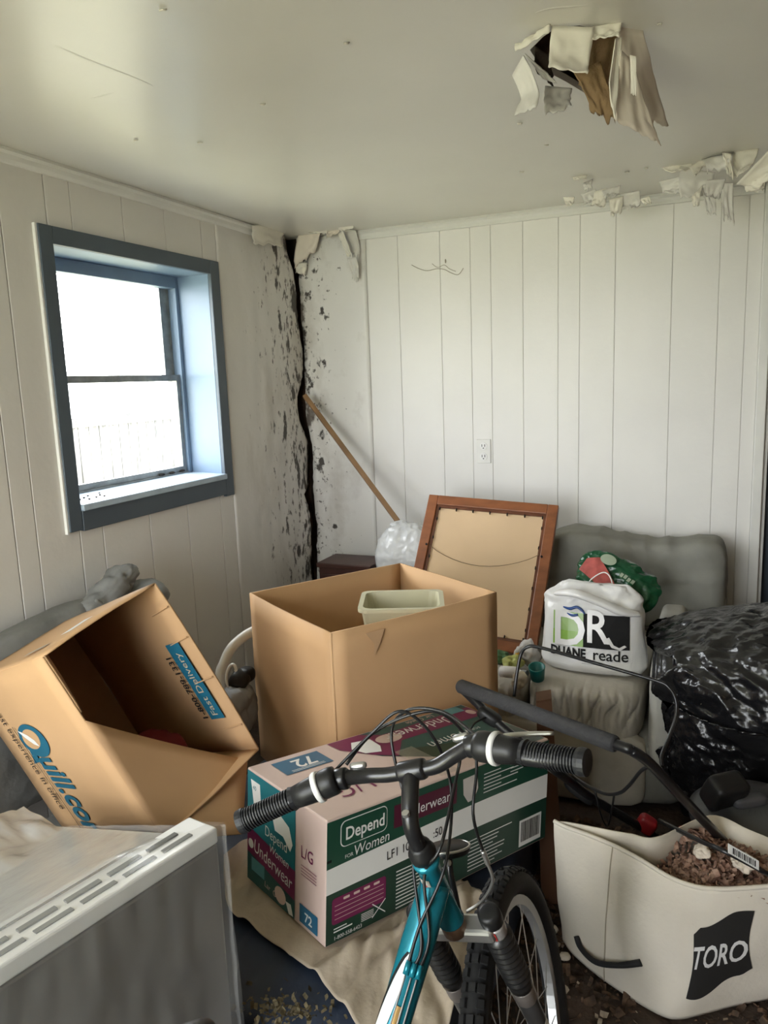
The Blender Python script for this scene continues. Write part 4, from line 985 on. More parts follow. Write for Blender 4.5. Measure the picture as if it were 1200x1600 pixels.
for (x, y, yy, r_, col, lab, nm, ct, sdd) in [(824, 1028, -.84, (.05, .03, .05), (.55, .53, .5), 'crumpled white paper bag in front of the frame', 'paper_bag', 'bag', 1), (800, 1040, -.90, (.035, .03, .025), (.40, .42, .12), 'yellow green crumpled wrapper by the frame foot', 'wrapper', 'wrapper', 2),
        (784, 1043, -.83, (.025, .03, .022), (.10, .22, .10), 'dark green crumpled wrapper by the open box', 'wrapper', 'wrapper', 3), (812, 1060, -1.05, (.03, .025, .02), (.45, .40, .30), 'beige crumpled tissue beside the white bottle', 'tissue', 'tissue', 4), (812, 1036, -.86, (.016, .016, .03), (.62, .35, .05), 'small orange packet among the wrappers', 'packet', 'packet', 5)]:
    p = pyy(x, y, yy); z = max(zs+r_[2]*.9, p.z)
    small(nm, lump((p.x, p.y, zs+r_[2]*.95), r_, 2.5, 12, crump(.02, sdd)), M(nm+str(sdd)+'_mat', col, .6), lab, ct, (p.x, p.y, zs))
# dark cardboard box standing in front of the sofa
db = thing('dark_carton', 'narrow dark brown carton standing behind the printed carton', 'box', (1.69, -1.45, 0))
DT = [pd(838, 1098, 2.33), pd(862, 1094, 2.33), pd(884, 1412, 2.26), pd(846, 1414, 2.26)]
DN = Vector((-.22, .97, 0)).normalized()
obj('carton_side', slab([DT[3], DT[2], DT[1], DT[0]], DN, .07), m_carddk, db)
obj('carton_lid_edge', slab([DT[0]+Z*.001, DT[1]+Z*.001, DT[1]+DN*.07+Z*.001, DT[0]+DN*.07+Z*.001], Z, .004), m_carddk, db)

# ------------------------------------------------------------------ bicycle
BX, BY, bh, bl, bs = 1.812, -2.465, 1.622, -.193, .971
ch, sh = math.cos(bh), math.sin(bh); cl_, sl_ = math.cos(bl), math.sin(bl)
BM = Matrix(((ch, -sh, 0), (sh, ch, 0), (0, 0, 1))) @ Matrix(((1, 0, 0), (0, cl_, -sl_), (0, sl_, cl_)))
B0 = Vector((BX, BY, .0))
bk_ = thing('bicycle', 'turquoise bicycle with black handlebar leaning in front of the printed carton', 'bicycle', B0)
def bl_(p): return B0+BM @ (Vector(p)*bs)
def bvf(vf): return [bl_(p) for p in vf[0]], vf[1]
A_ = Vector((-math.cos(math.radians(71)), 0, math.sin(math.radians(71)))); N_ = Vector((A_.z, 0, -A_.x)); Y_ = Vector((0, 1, 0))
Rw = .33; hub = Vector((0, 0, Rw)); base_ = hub-N_*.04; hcr = .451
cr = base_+A_*hcr; hs = cr+A_*.165; cl = hs+A_*.106+N_*.067
m_turq = M('turquoise_metallic', (.010, .20, .27), .25, .35, var=.1, vs=6)
m_dteal = M('dark_blue_metallic', (.012, .07, .12), .28, .3)
m_tyre = M('tyre_rubber', (.012, .012, .0125), .75, var=.2, vs=30)
m_grip = M('grip_rubber', (.013, .0135, .015), .5, var=.1, spec=.4)
m_wb = M('white_plastic_ring', (.65, .65, .63), .4)
# handlebar: built along a bar direction that is slightly tilted
br, byw = .104, -.067
bd = (Y_*math.cos(br)-A_*math.sin(br)+N_*byw).normalized()
def hb(s, up=0., back=0., ): return cl+bd*s+A_*up-N_*back
barL = [hb(0), hb(.04), hb(.075, .006, .0), hb(.115, .020, .012), hb(.150, .024, .025), hb(.20, .022, .045), hb(.277, .020, .065)]
barR = [hb(0), hb(-.04), hb(-.075, .012, -.004), hb(-.11, .026, .0), hb(-.15, .030, .02), hb(-.20, .026, .045), hb(-.277, .020, .065)]
obj('handlebar', bvf(tube(barL[::-1]+barR[1:], .0118, 14, sm=8)), m_blkmetal, bk_, smooth=True)
def along(a, b, prof, seg=22): return lathe(prof, a, b-a, seg)
for side in (barL, barR):
    a = side[4]; b = side[6]; d = (b-a).normalized(); L = (b-a).length
    prof = [(.013, 0.030), (.0165, .032)]
    x = .045
    prof = [(.0175, .040), (.019, .046)]
    n = 17
    for k in range(n):
        x0_ = .048+k*(L-.056)/n; w_ = (L-.056)/n
        prof += [(.0140, x0_), (.0140, x0_+w_*.35), (.0175, x0_+w_*.45), (.0175, x0_+w_*.98)]
    prof += [(.019, L-.008), (.0195, L-.004), (.0185, L+.004), (.012, L+.006)]
    obj('grip', bvf(lathe(prof, a, d, 22)), m_grip, bk_, smooth=False)
    # twist shifter
    sm_ = obj('twist_shifter', bvf(lathe([(.013, -.034), (.021, -.032), (.0225, -.026), (.0225, -.010), (.021, -.008), (.021, .004), (.0195, .020), (.0175, .040)], a, d, 24)), m_blk, bk_, smooth=True)
    obj('shifter_ring', bvf(lathe([(.0235, -.006), (.0245, -.004), (.0245, .001), (.0235, .003)], a, d, 24)), m_wb, sm_, smooth=True)
# brake levers and clamps
for side, sg in ((barL, 1), (barR, -1)):
    a = side[3]; c_ = a+N_*.02
    lv = obj('brake_lever', bvf(tube([a+N_*.01-A_*.004, a+N_*.024-A_*.016+bd*(sg*.010), a+N_*.036-A_*.026+bd*(sg*.04), a+N_*.040-A_*.034+bd*(sg*.075), a+N_*.034-A_*.036+bd*(sg*.110)], [.008, .009, .0075, .006, .005], 8, sm=5, flat=.6)), m_silver if sg < 0 else m_blkmetal, bk_, smooth=True)
    obj('lever_clamp', bvf(lathe([(.0155, -.012), (.017, -.010), (.017, .010), (.0155, .012)], a, bd*sg, 16)), m_blkmetal, bk_, smooth=True)
    obj('lever_barrel', bvf(lathe([(.006, 0), (.007, .004), (.006, .022), (.004, .026)], a+N_*.022-bd*(sg*.012), -bd*sg, 10)), m_silver, bk_, smooth=True)
# stem
st_ = obj('stem', bvf(tube([hs-A_*.01, hs+A_*.06, cl-N_*.03-A_*.012, cl], [.0125, .0125, .0135, .013], 16, sm=6)), m_blkmetal, bk_, smooth=True)
obj('stem_clamp', bvf(lathe([(.015, -.022), (.0165, -.018), (.0165, .018), (.015, .022)], cl, bd, 18)), m_blkmetal, st_, smooth=True)
obj('stem_bolt', bvf(lathe([(.006, 0), (.006, .006)], hs+A_*.085, A_, 8)), m_silver, st_)
obj('headset', bvf(lathe([(.014, -.006), (.021, -.004), (.022, .008), (.019, .012), (.018, .02), (.014, .024)], hs, A_, 20)), m_blk, bk_, smooth=True)
# frame: its rear points towards the photographer; head tube, top and down tube
fd = (Vector((-1, 0, 0))).normalized()
def fr_rot(p, ang):
    """turn the frame about the steering axis relative to the wheel"""
    q = Matrix.Rotation(ang, 3, A_) @ (Vector(p)-cr); return cr+q
FA = -.40
ht = obj('head_tube', bvf(lathe([(.021, .012), (.022, .015), (.0185, .022), (.0185, .142), (.022, .150), (.021, .155)], cr, A_, 20)), m_turq, bk_, smooth=True)
bb_ = fr_rot(hub+Vector((-.66, 0, -.04)), FA)
seat_top = fr_rot(hub+Vector((-.78, 0, .38)), FA)
t0 = cr+A_*.10; t1 = bb_
tt = obj('main_tube', bvf(tube([t0, t0.lerp(t1, .12), t0.lerp(t1, .3), t0.lerp(t1, .7), t1], [.024, .026, .024, .023, .022], 18, sm=6)), m_turq, bk_, smooth=True)
obj('seat_tube', bvf(tube([bb_, seat_top], .0165, 14)), m_turq, bk_, smooth=True)
# decal on the top tube and the label on the head tube
def tubeskin(P0, P1, r_, up):
    ax = (P1-P0).normalized(); L = (P1-P0).length; sd_ = ax.cross(up).normalized(); u2 = sd_.cross(ax)
    return lambda a, x: bl_(P0+ax*x+(u2*math.cos(a)+sd_*math.sin(a))*(r_(x/L) if callable(r_) else r_))
tskin = tubeskin(t0, t1, lambda k: .0262, A_)
def swoosh(u, v):
    x = .10+.22*u; c = -.3+1.2*u; w = .42*math.sin(math.pi*min(1, u*1.05))**.6
    return tskin(c+(v-.5)*2*w, x)
obj('white_decal', grid(swoosh, 24, 6), m_white, tt, smooth=True)
obj('black_decal', grid(lambda u, v: tskin(-.3+1.2*u+.42*math.sin(math.pi*min(1, u*1.05))**.6+(v)*.18, .10+.20*u), 20, 2), m_ink, tt, smooth=True)
obj('copper_decal', grid(lambda u, v: tskin(-.75+v*.35, .17+.05*u), 6, 3), M('copper_print', (.45, .28, .10), .3, .5), tt, smooth=True)
hskin = tubeskin(cr+A_*.03, cr+A_*.15, .0195, -N_)
obj('head_label', grid(lambda u, v: hskin(-.9+1.0*v, .035+.065*u), 6, 6), M('cream_label', (.5, .48, .42), .5), ht, smooth=True)
obj('label_print', grid(lambda u, v: tubeskin(cr+A_*.03, cr+A_*.15, .0201, -N_)(-.7+.5*v, .075+.015*u), 4, 4), M('red_label', (.4, .03, .03), .4), ht, smooth=True)
# cable clips and cables along the top tube
for k in (.11, .26):
    for a in (-1.1, -.75, -.4): obj('cable_stop', ([p for p in lathe([(.0045, 0), (.0045, .018)], tskin(a, k)+Vector((0, 0, .0)), tskin(a, k+.02)-tskin(a, k), 10)[0]], lathe([(.0045, 0), (.0045, .018)], (0, 0, 0), (0, 0, 1), 10)[1]), m_turq, bk_, smooth=True)
m_cable = M('black_cable', (.012, .012, .012), .35); m_cabg = M('grey_cable_housing', (.30, .30, .30), .4)
def cable(pts, r_=.0026, m_=m_cable): obj('cable', tube(pts, r_, 8, sm=8), m_, bk_, smooth=True)
W_ = bl_
cable([W_(barL[3]+N_*.03), W_(barL[2]+N_*.06+A_*.03), W_(hb(.0, .05, -.07)), W_(hb(-.05, .03, -.075)), W_(hb(-.075, -.06, -.075)), W_(cr+N_*.08-Y_*.065+A_*.16), W_(cr+N_*.075-Y_*.06+A_*.08)])
cable([W_(barR[3]+N_*.02), W_(hb(-.055, .05, -.06)), W_(hb(.01, .055, -.075)), W_(hb(.05, .01, -.065)), W_(hs+Y_*.02+N_*.03), W_(hs+Y_*.026-A_*.03), tskin(-.75, .08), tskin(-.75, .115)])
cable([W_(barL[4]+N_*.02-A_*.01), W_(hb(.07, .045, -.05)), W_(hb(.015, .06, -.07)), W_(hb(-.025, .0, -.06)), W_(hb(-.03, -.09, -.04)), W_(hs-Y_*.030-A_*.02), tskin(-.4, .06), tskin(-.4, .115)])
cable([W_(barR[4]+N_*.02-A_*.01), W_(barR[2]+N_*.04-A_*.03), W_(hb(-.05, -.06, -.045)), W_(hs-Y_*.035+A_*.02), W_(hs+N_*-.02-A_*.02), tskin(-1.1, .07), tskin(-1.1, .115)])
for a in (-1.1, -.75, -.4): cable([tskin(a, .13), tskin(a, .2), tskin(a, .265)], .0012, m_cabg)
for a in (-1.1, -.75, -.4): cable([tskin(a, .28), tskin(a, .36)+Vector((0, 0, .006)), tskin(a, .5)], .0026, m_cable)
# fork
obj('steerer_sleeve', bvf(lathe([(.020, -.012), (.021, .010), (.019, .018)], cr, A_, 18)), M('bronze_ring', (.22, .13, .08), .4, .6), bk_, smooth=True)
yc = .061
crn = obj('fork_crown', bvf(hexa([cr-A_*.030-Y_*(yc+.004)+N_*.028, cr-A_*.030+Y_*(yc+.004)+N_*.028, cr-A_*.030+Y_*(yc+.004)-N_*.012, cr-A_*.030-Y_*(yc+.004)-N_*.012,
    cr-A_*.004-Y_*(yc+.002)+N_*.026, cr-A_*.004+Y_*(yc+.002)+N_*.026, cr-A_*.004+Y_*(yc+.002)-N_*.010, cr-A_*.004-Y_*(yc+.002)-N_*.010])), m_silver, bk_, bevel=.006)
for sg in (1, -1):
    top_ = cr+N_*.012+Y_*(sg*yc)+A_*.012; lo_ = hub+Y_*(sg*yc)
    ax = (lo_-top_).normalized(); L = (lo_-top_).length
    lg = obj('fork_leg', bvf(lathe([(.016, .22), (.0175, .225), (.0175, L-.05), (.013, L)], top_, ax, 16)), M('fork_grey', (.10, .10, .10), .35, .4), bk_, smooth=True)
    obj('leg_cap', bvf(lathe([(.012, -.008), (.018, -.006), (.019, .002), (.019, .018), (.016, .022)], top_, ax, 18)), m_blk, lg, smooth=True)
    obj('leg_sticker', bvf(lathe([(.0172, .024), (.0176, .026), (.0176, .045), (.0172, .048)], top_, ax, 18)), M('silver_red_sticker', (.45, .43, .42), .35, .4), lg, smooth=True)
    if sg < 0: obj('red_mark', bvf(hexa([top_+ax*.026-N_*.0175+Y_*.005, top_+ax*.026-N_*.0175-Y_*.005, top_+ax*.044-N_*.0175-Y_*.005, top_+ax*.044-N_*.0175+Y_*.005, top_+ax*.026-N_*.0185+Y_*.005, top_+ax*.026-N_*.0185-Y_*.005, top_+ax*.044-N_*.0185-Y_*.005, top_+ax*.044-N_*.0185+Y_*.005])), M('red_label', (.4, .03, .03), .4), lg)
    pf_ = [(.014, .048)]
    for k in range(9):
        z_ = .052+k*.0145; pf_ += [(.0165, z_), (.0235, z_+.0035), (.0235, z_+.007), (.0165, z_+.0125)]
    pf_ += [(.021, .186), (.021, .20), (.016, .202)]
    obj('fork_boot', bvf(lathe(pf_, top_, ax, 20)), M('boot_rubber', (.014, .014, .014), .33, var=.1, spec=.6), lg, smooth=True)
    obj('leg_collar', bvf(lathe([(.0195, .203), (.020, .206), (.020, .236), (.0185, .24)], top_, ax, 18)), M('taupe_collar', (.30, .27, .25), .4, .5), lg, smooth=True)
    obj('leg_decal', bvf(lathe([(.0178, .31), (.018, .312), (.018, .36), (.0178, .362)], top_, ax, 18)), m_white, lg, smooth=True)
    # brake arm
    pv = top_+ax*.10+N_*.026
    obj('brake_arm', bvf(tube([pv, pv-ax*.05+N_*.006-Y_*(sg*.006), pv-ax*.085+N_*.004-Y_*(sg*.012)], [.007, .006, .005], 8)), m_blkmetal, bk_, smooth=True)
    obj('brake_shoe', bvf(lathe([(.005, -.025), (.006, -.022), (.006, .022), (.005, .025)], pv-ax*.03-Y_*(sg*.026)+N_*.01, N_, 8)), m_rubber, bk_, smooth=True)
# noodle, reflector
cable([W_(cr+N_*.075-Y_*.06+A_*.08), W_(cr+N_*.075-Y_*.06+A_*.05)], .0045, m_silver)
cable([W_(cr+N_*.075-Y_*.06+A_*.05), W_(cr+N_*.072-Y_*.058+A_*.01), W_(cr+N_*.065-Y_*.03-A_*.03), W_(cr+N_*.055+Y_*.0-A_*.045)], .0028, m_silver)
rf0 = cr+N_*.075+A_*.075+Y_*.0
rfl = obj('reflector', bvf(lathe([(.034, 0), (.036, .003), (.036, .010), (.030, .014)], rf0, N_*.55+A_*.8, 26)), m_blk, bk_, smooth=True)
obj('reflector_rim', bvf(tube([rf0+(N_*.55+A_*.8).normalized()*.010+(Y_*math.cos(a)+(A_*.55-N_*.8).normalized()*math.sin(a))*.036 for a in [k*math.pi/12 for k in range(24)]], .0022, 6, closed=True)), m_silver, rfl, smooth=True)
obj('reflector_bracket', bvf(tube([rf0, rf0-A_*.02-N_*.02, cr+N_*.03-A_*.01], .006, 8)), m_blkmetal, bk_, smooth=True)
obj('reflector_bolt', bvf(lathe([(.006, 0), (.007, .003), (.004, .007)], rf0-(N_*.55+A_*.8)*.004-N_*.012, -N_*.8+A_*.3, 10)), m_silver, rfl, smooth=True)
# wheel
def circ(r_, n, y=0.): return [hub+Vector((r_*math.cos(2*math.pi*k/n), y, r_*math.sin(2*math.pi*k/n))) for k in range(n)]
wh = obj('tyre', bvf(tube(circ(Rw-.026, 64), .026, 12, closed=True)), m_tyre, bk_, smooth=True)
kn = []
for k in range(90):
    a = 2*math.pi*k/90
    for j in (-1, 0, 1):
        if j == 0 and k % 2: continue
        b = j*.55; c_ = hub+Vector((math.cos(a), 0, math.sin(a)))*(Rw-.026+.026*math.cos(b))+Y_*(.026*math.sin(b))
        er = (Vector((math.cos(a), 0, math.sin(a)))*math.cos(b)+Y_*math.sin(b)); et = Vector((-math.sin(a), 0, math.cos(a))); es = er.cross(et)
        kn.append(hexa([c_+et*x+es*y+er*z for z in (-.002, .004) for x, y in ((-.007, -.006), (.007, -.006), (.007, .006), (-.007, .006))]))
tk = obj('tread', bvf(join(*kn)), m_tyre, wh); tk['kind'] = 'stuff'
rm = []
for r_, y in ((Rw-.050, -.012), (Rw-.050, .012), (Rw-.068, .009), (Rw-.068, -.009)): rm.append((r_, y))
V = []; Fc = []; n = 64
for k in range(n):
    a = 2*math.pi*k/n
    for r_, y in rm: V.append(hub+Vector((r_*math.cos(a), y, r_*math.sin(a))))
for k in range(n):
    for j in range(4): Fc.append((k*4+j, k*4+(j+1) % 4, ((k+1) % n)*4+(j+1) % 4, ((k+1) % n)*4+j))
obj('rim', bvf((V, Fc)), M('grey_rim_metal', (.40, .40, .40), .35, .7), bk_)
obj('hub', bvf(lathe([(.006, -.066), (.006, -.045), (.022, -.040), (.022, -.034), (.014, -.030), (.014, .030), (.022, .034), (.022, .040), (.006, .045), (.006, .066)], hub, Y_, 16)), m_silver, bk_, smooth=True)
for k in range(28):
    a = 2*math.pi*k/28; sg = 1 if k % 2 else -1; a2 = a+(.9 if (k//2) % 2 else -.9)
    obj('spoke', bvf(tube([hub+Vector((.02*math.cos(a2), sg*.036, .02*math.sin(a2))), hub+Vector(((Rw-.066)*math.cos(a), sg*.004, (Rw-.066)*math.sin(a)))], .0011, 4)), m_silver, bk_)
# rear half, under and behind the photographer's feet
rh = fr_rot(hub+Vector((-1.05, 0, 0)), FA)
obj('seat_stay', bvf(tube([seat_top, rh], .009, 10)), m_turq, bk_, smooth=True)
obj('chain_stay', bvf(tube([bb_, rh], .010, 10)), m_turq, bk_, smooth=True)
def circ2(c, r_, n): return [c+Vector((r_*math.cos(2*math.pi*k/n), 0, r_*math.sin(2*math.pi*k/n))) for k in range(n)]
obj('rear_tyre', bvf(tube(circ2(rh, Rw-.026, 48), .026, 10, closed=True)), m_tyre, bk_, smooth=True)
obj('rear_rim', bvf(tube(circ2(rh, Rw-.056, 48), .009, 8, closed=True)), m_silver, bk_, smooth=True)
obj('crank', bvf(join(lathe([(.085, -.006), (.088, 0), (.085, .006)], bb_-Y_*.05, Y_, 28), tube([bb_-Y_*.06, bb_-Y_*.07+Vector((-.1, 0, -.12))], .010, 8), tube([bb_+Y_*.06, bb_+Y_*.07+Vector((.1, 0, .12))], .010, 8))), m_blkmetal, bk_)
sad0 = hub+Vector((-.755, 0, .575)); sdl = fr_rot(sad0, FA)
obj('seat_post', bvf(tube([seat_top, sdl], .0125, 10)), m_silver, bk_, smooth=True)
def sad(d, P):
    k = (P.x+.13)/.26; q = Vector(P); q.y *= (1.15-.85*min(1, max(0, k))**.7); return q
v_, f_ = lump((0, 0, 0), (.13, .075, .028), 2.6, 14, sad); obj('saddle', bvf(([fr_rot(sad0+p, FA) for p in v_], f_)), M('dark_brown_saddle', (.022, .015, .011), .45), bk_, smooth=True)

# ------------------------------------------------------------------ lawn mower
GL = pd(722, 1073, 2.12); GR = pd(962, 1163, 1.74)
mw = thing('lawn_mower', 'black lawn mower with foam grip handle behind the cream bag', 'mower', (2.28, -1.45, 0))
gd = (GR-GL).normalized()
e0 = pd(712, 1066, 2.14)
bend = [pd(985, 1172, 1.72), pd(1010, 1188, 1.74), pd(1040, 1218, 1.79), pd(1090, 1272, 1.90), pd(1150, 1335, 2.02), pd(1196, 1385, 2.12)]
obj('handle_tube', tube([pd(800, 1106, 1.98), GR]+bend, .0125, 14, sm=6), m_blkmetal, mw, smooth=True)
obj('foam_grip', lathe([(.004, -.012), (.016, -.010), (.0195, -.004), (.0195, (GR-GL).length-.004), (.018, (GR-GL).length)], GL, gd, 24), M('dark_foam', (.040, .040, .042), .85, var=.15, vs=40, bump=.3, bs=150), mw, smooth=True)
obj('handle_tube', tube([pd(724, 1078, 2.12), pd(745, 1098, 2.08), pd(775, 1128, 2.04), pd(850, 1190, 1.97), pd(890, 1220, 2.08), pd(930, 1250, 2.2), pd(1000, 1292, 2.26), pd(1045, 1325, 2.28)], .0125, 14, sm=6), m_blkmetal, mw, smooth=True)
obj('handle_bracket', lump(pd(765, 1120, 2.05), (.035, .02, .018), 3, 10, None, Matrix.Rotation(.5, 3, 'Y')), m_blk, mw, smooth=True)
obj('handle_bracket', lump(pd(905, 1236, 2.20), (.05, .02, .016), 3, 10, None, Matrix.Rotation(.6, 3, 'Y')), m_blk, mw, smooth=True)
obj('control_cable', tube([pd(762, 1120, 2.04), pd(742, 1130, 2.0), pd(735, 1146, 1.98), pd(752, 1160, 1.98), pd(790, 1165, 1.98), pd(815, 1150, 1.98)], .003, 6, sm=6), m_cable, mw, smooth=True)
obj('control_cable', tube([pd(930, 1235, 2.16), pd(938, 1270, 2.16), pd(950, 1290, 2.2), pd(960, 1240, 2.2)], .003, 6, sm=6), m_cable, mw, smooth=True)
bail = [(803, 1088, 2.06), (808, 1050, 2.06), (814, 1022, 2.06), (824, 1011, 2.05), (845, 1012, 2.04), (930, 1036, 2.0), (1020, 1062, 1.94), (1044, 1073, 1.92), (1056, 1094, 1.91), (1056, 1120, 1.90), (1046, 1150, 1.89), (1034, 1180, 1.87), (1034, 1196, 1.86)]
obj('bail_rod', tube([pd(*p) for p in bail], .0048, 8, sm=6), m_blkmetal, mw, smooth=True)
obj('bail_rod', tube([pd(*p) for p in [(1012, 1198, 1.80), (1000, 1206, 1.82), (984, 1226, 1.86), (968, 1239, 1.92), (945, 1240, 1.98), (915, 1226, 2.05), (895, 1212, 2.12)]], .0045, 8, sm=6), m_blkmetal, mw, smooth=True)
m_red = M('red_mower_paint', (.30, .012, .02), .35)
obj('red_bracket', lump(pd(1010, 1288, 2.26), (.028, .02, .026), 4, 8, None, Matrix.Rotation(.5, 3, 'Y')), m_red, mw, smooth=True)
obj('red_bracket', lump(pd(1082, 1306, 2.28), (.045, .02, .022), 4, 8), m_red, mw, smooth=True)
# deck, engine and its ribbed cover
ec = pd(1182, 1268, 2.15)
obj('deck', lathe([(.20, 0), (.21, .03), (.20, .09), (.17, .12), (.10, .13)], (ec.x+.05, ec.y-.02, .04), Z, 32), m_red, mw, smooth=True)
obj('engine_block', lathe([(.15, 0), (.165, .03), (.165, ec.z-.2)], (ec.x, ec.y, .17), Z, 28), m_blk, mw, smooth=True)
cv = obj('engine_cover', lathe([(.172, 0), (.178, .006), (.178, .026), (.160, .045), (.120, .062), (.06, .070), (.004, .072)], (ec.x, ec.y, ec.z-.035), Z, 40), M('dark_grey_engine_plastic', (.075, .078, .082), .32), mw, smooth=True)
for k in range(30):
    a = 2*math.pi*k/30; d_ = Vector((math.cos(a), math.sin(a), 0))
    obj('cooling_rib', tube([Vector((ec.x, ec.y, ec.z+.032))+d_*.06, Vector((ec.x, ec.y, ec.z+.024))+d_*.115, Vector((ec.x, ec.y, ec.z+.006))+d_*.158], .0034, 5), m_blk, cv)
obj('pull_start', lump(Vector((ec.x-.02, ec.y-.03, ec.z+.045)), (.05, .018, .016), 4, 8, None, Matrix.Rotation(.6, 3, 'Z')), M('grey_pull_handle', (.09, .09, .095), .4), mw, smooth=True)
obj('air_filter', lump(pd(1132, 1236, 2.13), (.055, .035, .05), 6, 10, None, Matrix.Rotation(.7, 3, 'Z') @ Matrix.Rotation(.5, 3, 'X')), m_blk, mw, smooth=True)

lf = Face(pd(1138, 1326, 1.74), (pd(1194, 1358, 1.76)-pd(1138, 1326, 1.74)), UPV)
obj('tube_label', lf(rect2d(0, -.010, .092, .012), 0), m_white, mw, solid=.003)
obj('barcode', lf(join(*[rect2d(.012+.0055*k, -.006, .0145+.0055*k+.0015*(k % 3 == 0), .008) for k in range(13)]), .0022), m_ink, mw)
obj('label_rod', tube([pd(1030, 1282, 2.0), pd(1090, 1312, 1.85), pd(1136, 1332, 1.76), pd(1200, 1366, 1.77)], .006, 8, sm=4), m_blkmetal, mw, smooth=True)
for x, y in ((.16, -.10), (.14, .08), (-.20, .12), (-.15, -.10)):
    w_ = obj('wheel', lathe([(.03, -.022), (.09, -.022), (.098, -.012), (.098, .012), (.09, .022), (.03, .022)], (ec.x+.05+x, ec.y-.02+y, .098), (.8, -.6, 0), 24), m_rubber, mw, smooth=True)

# ------------------------------------------------------------------ grass bag
tg = thing('grass_bag', 'dirty cream fabric grass bag with a black handle strap and dark emblem', 'bag', (1.95, -1.85, 0))
m_canvas = M('dirty_cream_canvas', (.76, .70, .60), .8, var=.08, vs=5, bump=.15, bs=90)
topF = [pz(866, 1284, .395), pz(884, 1293, .395), pz(920, 1306, .392), pz(958, 1322, .385), pz(1000, 1344, .375), pz(1045, 1371, .362), pz(1085, 1386, .352), pz(1120, 1390, .350), pz(1160, 1389, .352), pz(1230, 1384, .355)]
botF = [pz(880, 1468, .03), pz(890, 1484, .02), pz(912, 1506, .012), pz(945, 1532, .012), pz(985, 1560, .010), pz(1030, 1584, .008), pz(1060, 1592, .008), pz(1100, 1584, .008), pz(1150, 1570, .010), pz(1230, 1554, .012)]
tF = catmull(topF, 8); bF = catmull(botF, 8); NF = len(tF)-1
def Sf(u, v):
    k = max(0, min(NF-1e-6, u*NF)); i = int(k); t_ = k-i
    a = bF[i].lerp(bF[i+1], t_); b = tF[i].lerp(tF[i+1], t_); P = a.lerp(b, v)
    tn = (tF[i+1]-tF[i]); n_ = Vector((tn.y, -tn.x, 0)).normalized()
    bul = .016*math.sin(math.pi*v)*(.4+.6*abs(math.sin(u*math.pi*1.5)))+.005*nz((u*6, v*4, 2), 1)
    return P+n_*bul
tgf = obj('bag_front', grid(Sf, 90, 36), m_canvas, tg, smooth=True, solid=.004)
topB = [pz(866, 1284, .395), pz(880, 1284, .402), pz(905, 1288, .405), pz(945, 1296, .408), pz(985, 1303, .410), pz(1028, 1308, .412), Vector((2.06, -1.66, .40)), Vector((2.15, -1.66, .38)), Vector((2.24, -1.70, .365)), topF[-1]]
tB = catmull(topB, 8)
def Sb(u, v):
    k = max(0, min(NF-1e-6, u*NF)); i = int(k); t_ = k-i
    b = tB[i].lerp(tB[i+1], t_); a = bF[i].lerp(bF[i+1], t_)+Vector((0, .17*math.sin(math.pi*u)+.0, 0)); return a.lerp(b, v)
obj('bag_back', grid(Sb, 60, 12), m_canvas, tg, smooth=True, solid=.004)
obj('bag_rim', tube([p+Vector((0, 0, .002)) for p in tF], .0055, 8), m_canvas, tg, smooth=True)
obj('bag_seam', tube([Sf(.335, v/12)+Vector((-.002, -.004, 0)) for v in range(13)], .0014, 5), M('seam_thread', (.5, .44, .34), .8), tgf)
# strap handle on the front
m_strap = M('black_webbing', (.016, .016, .017), .7)
def onbag(px, py):
    best = None
    for i in range(61):
        for j in range(25):
            P = Sf(i/60, j/24); d = P-CAM; z = d.dot(FWD); x = 600+F_PX*d.dot(RGT)/z; y = 800-F_PX*d.dot(UPV)/z
            e_ = (x-px)**2+(y-py)**2
            if best is None or e_ < best[0]: best = (e_, P)
    return best[1]
sp = [onbag(*p) for p in ((903, 1462), (912, 1476), (935, 1494), (965, 1502), (1004, 1506))]
offs = [.003, .014, .022, .018, .004]
obj('strap', tube([p+Vector((-.1, -.99, 0))*o_ for p, o_ in zip(sp, offs)], .010, 8, sm=6, flat=.35) if False else tube([p+Vector((-.1, -.99, 0))*o_ for p, o_ in zip(sp, offs)], [.009, .007, .007, .007, .009], 8, sm=6, flat=1.0), m_strap, tgf, smooth=True)
# emblem, laid on the right part of the front surface
U0, U1 = .685, .915; arc = sum((Sf(U0+(U1-U0)*(k+1)/20, .5)-Sf(U0+(U1-U0)*k/20, .5)).length for k in range(20))
hgt = (Sf(.78, 1)-Sf(.78, 0)).length
Ct = Curved(lambda x, z: Sf(U0+(U1-U0)*x/arc, z/hgt))
ez0, ez1 = .055, .30
E2 = []
n = 14
for k in range(n+1): t_ = k/n; E2.append((arc*t_, .075+.035*math.sin(t_*2*math.pi-.6)))
for k in range(n+1): t_ = 1-k/n; E2.append((arc*t_, .255+.026*math.sin(t_*2*math.pi-.4)))
def wave(u, v):
    a = .062+.038*u-.012*math.sin(u*2*math.pi); b = .250+.038*u-.010*math.sin(u*2*math.pi)-.02*max(0, .12-u)/.12; a += .02*max(0, u-.9)/.1
    pinch = .008*math.sin(v*math.pi)*(1-2*u)
    return Vector((arc*u+pinch, a+(b-a)*v, 0))
g_ = grid(wave, 24, 14)
obj('emblem', Ct(g_, .0042), M('charcoal_print', (.022, .021, .020), .6), tgf, smooth=True)
obj('lettering', Ct(sub(shift(text2d('TORO', .082, shear=.3, bold=.0014, xs=arc*.93/.235), arc*.01, .142, .10), 2), .0060), m_bagw, tgf)
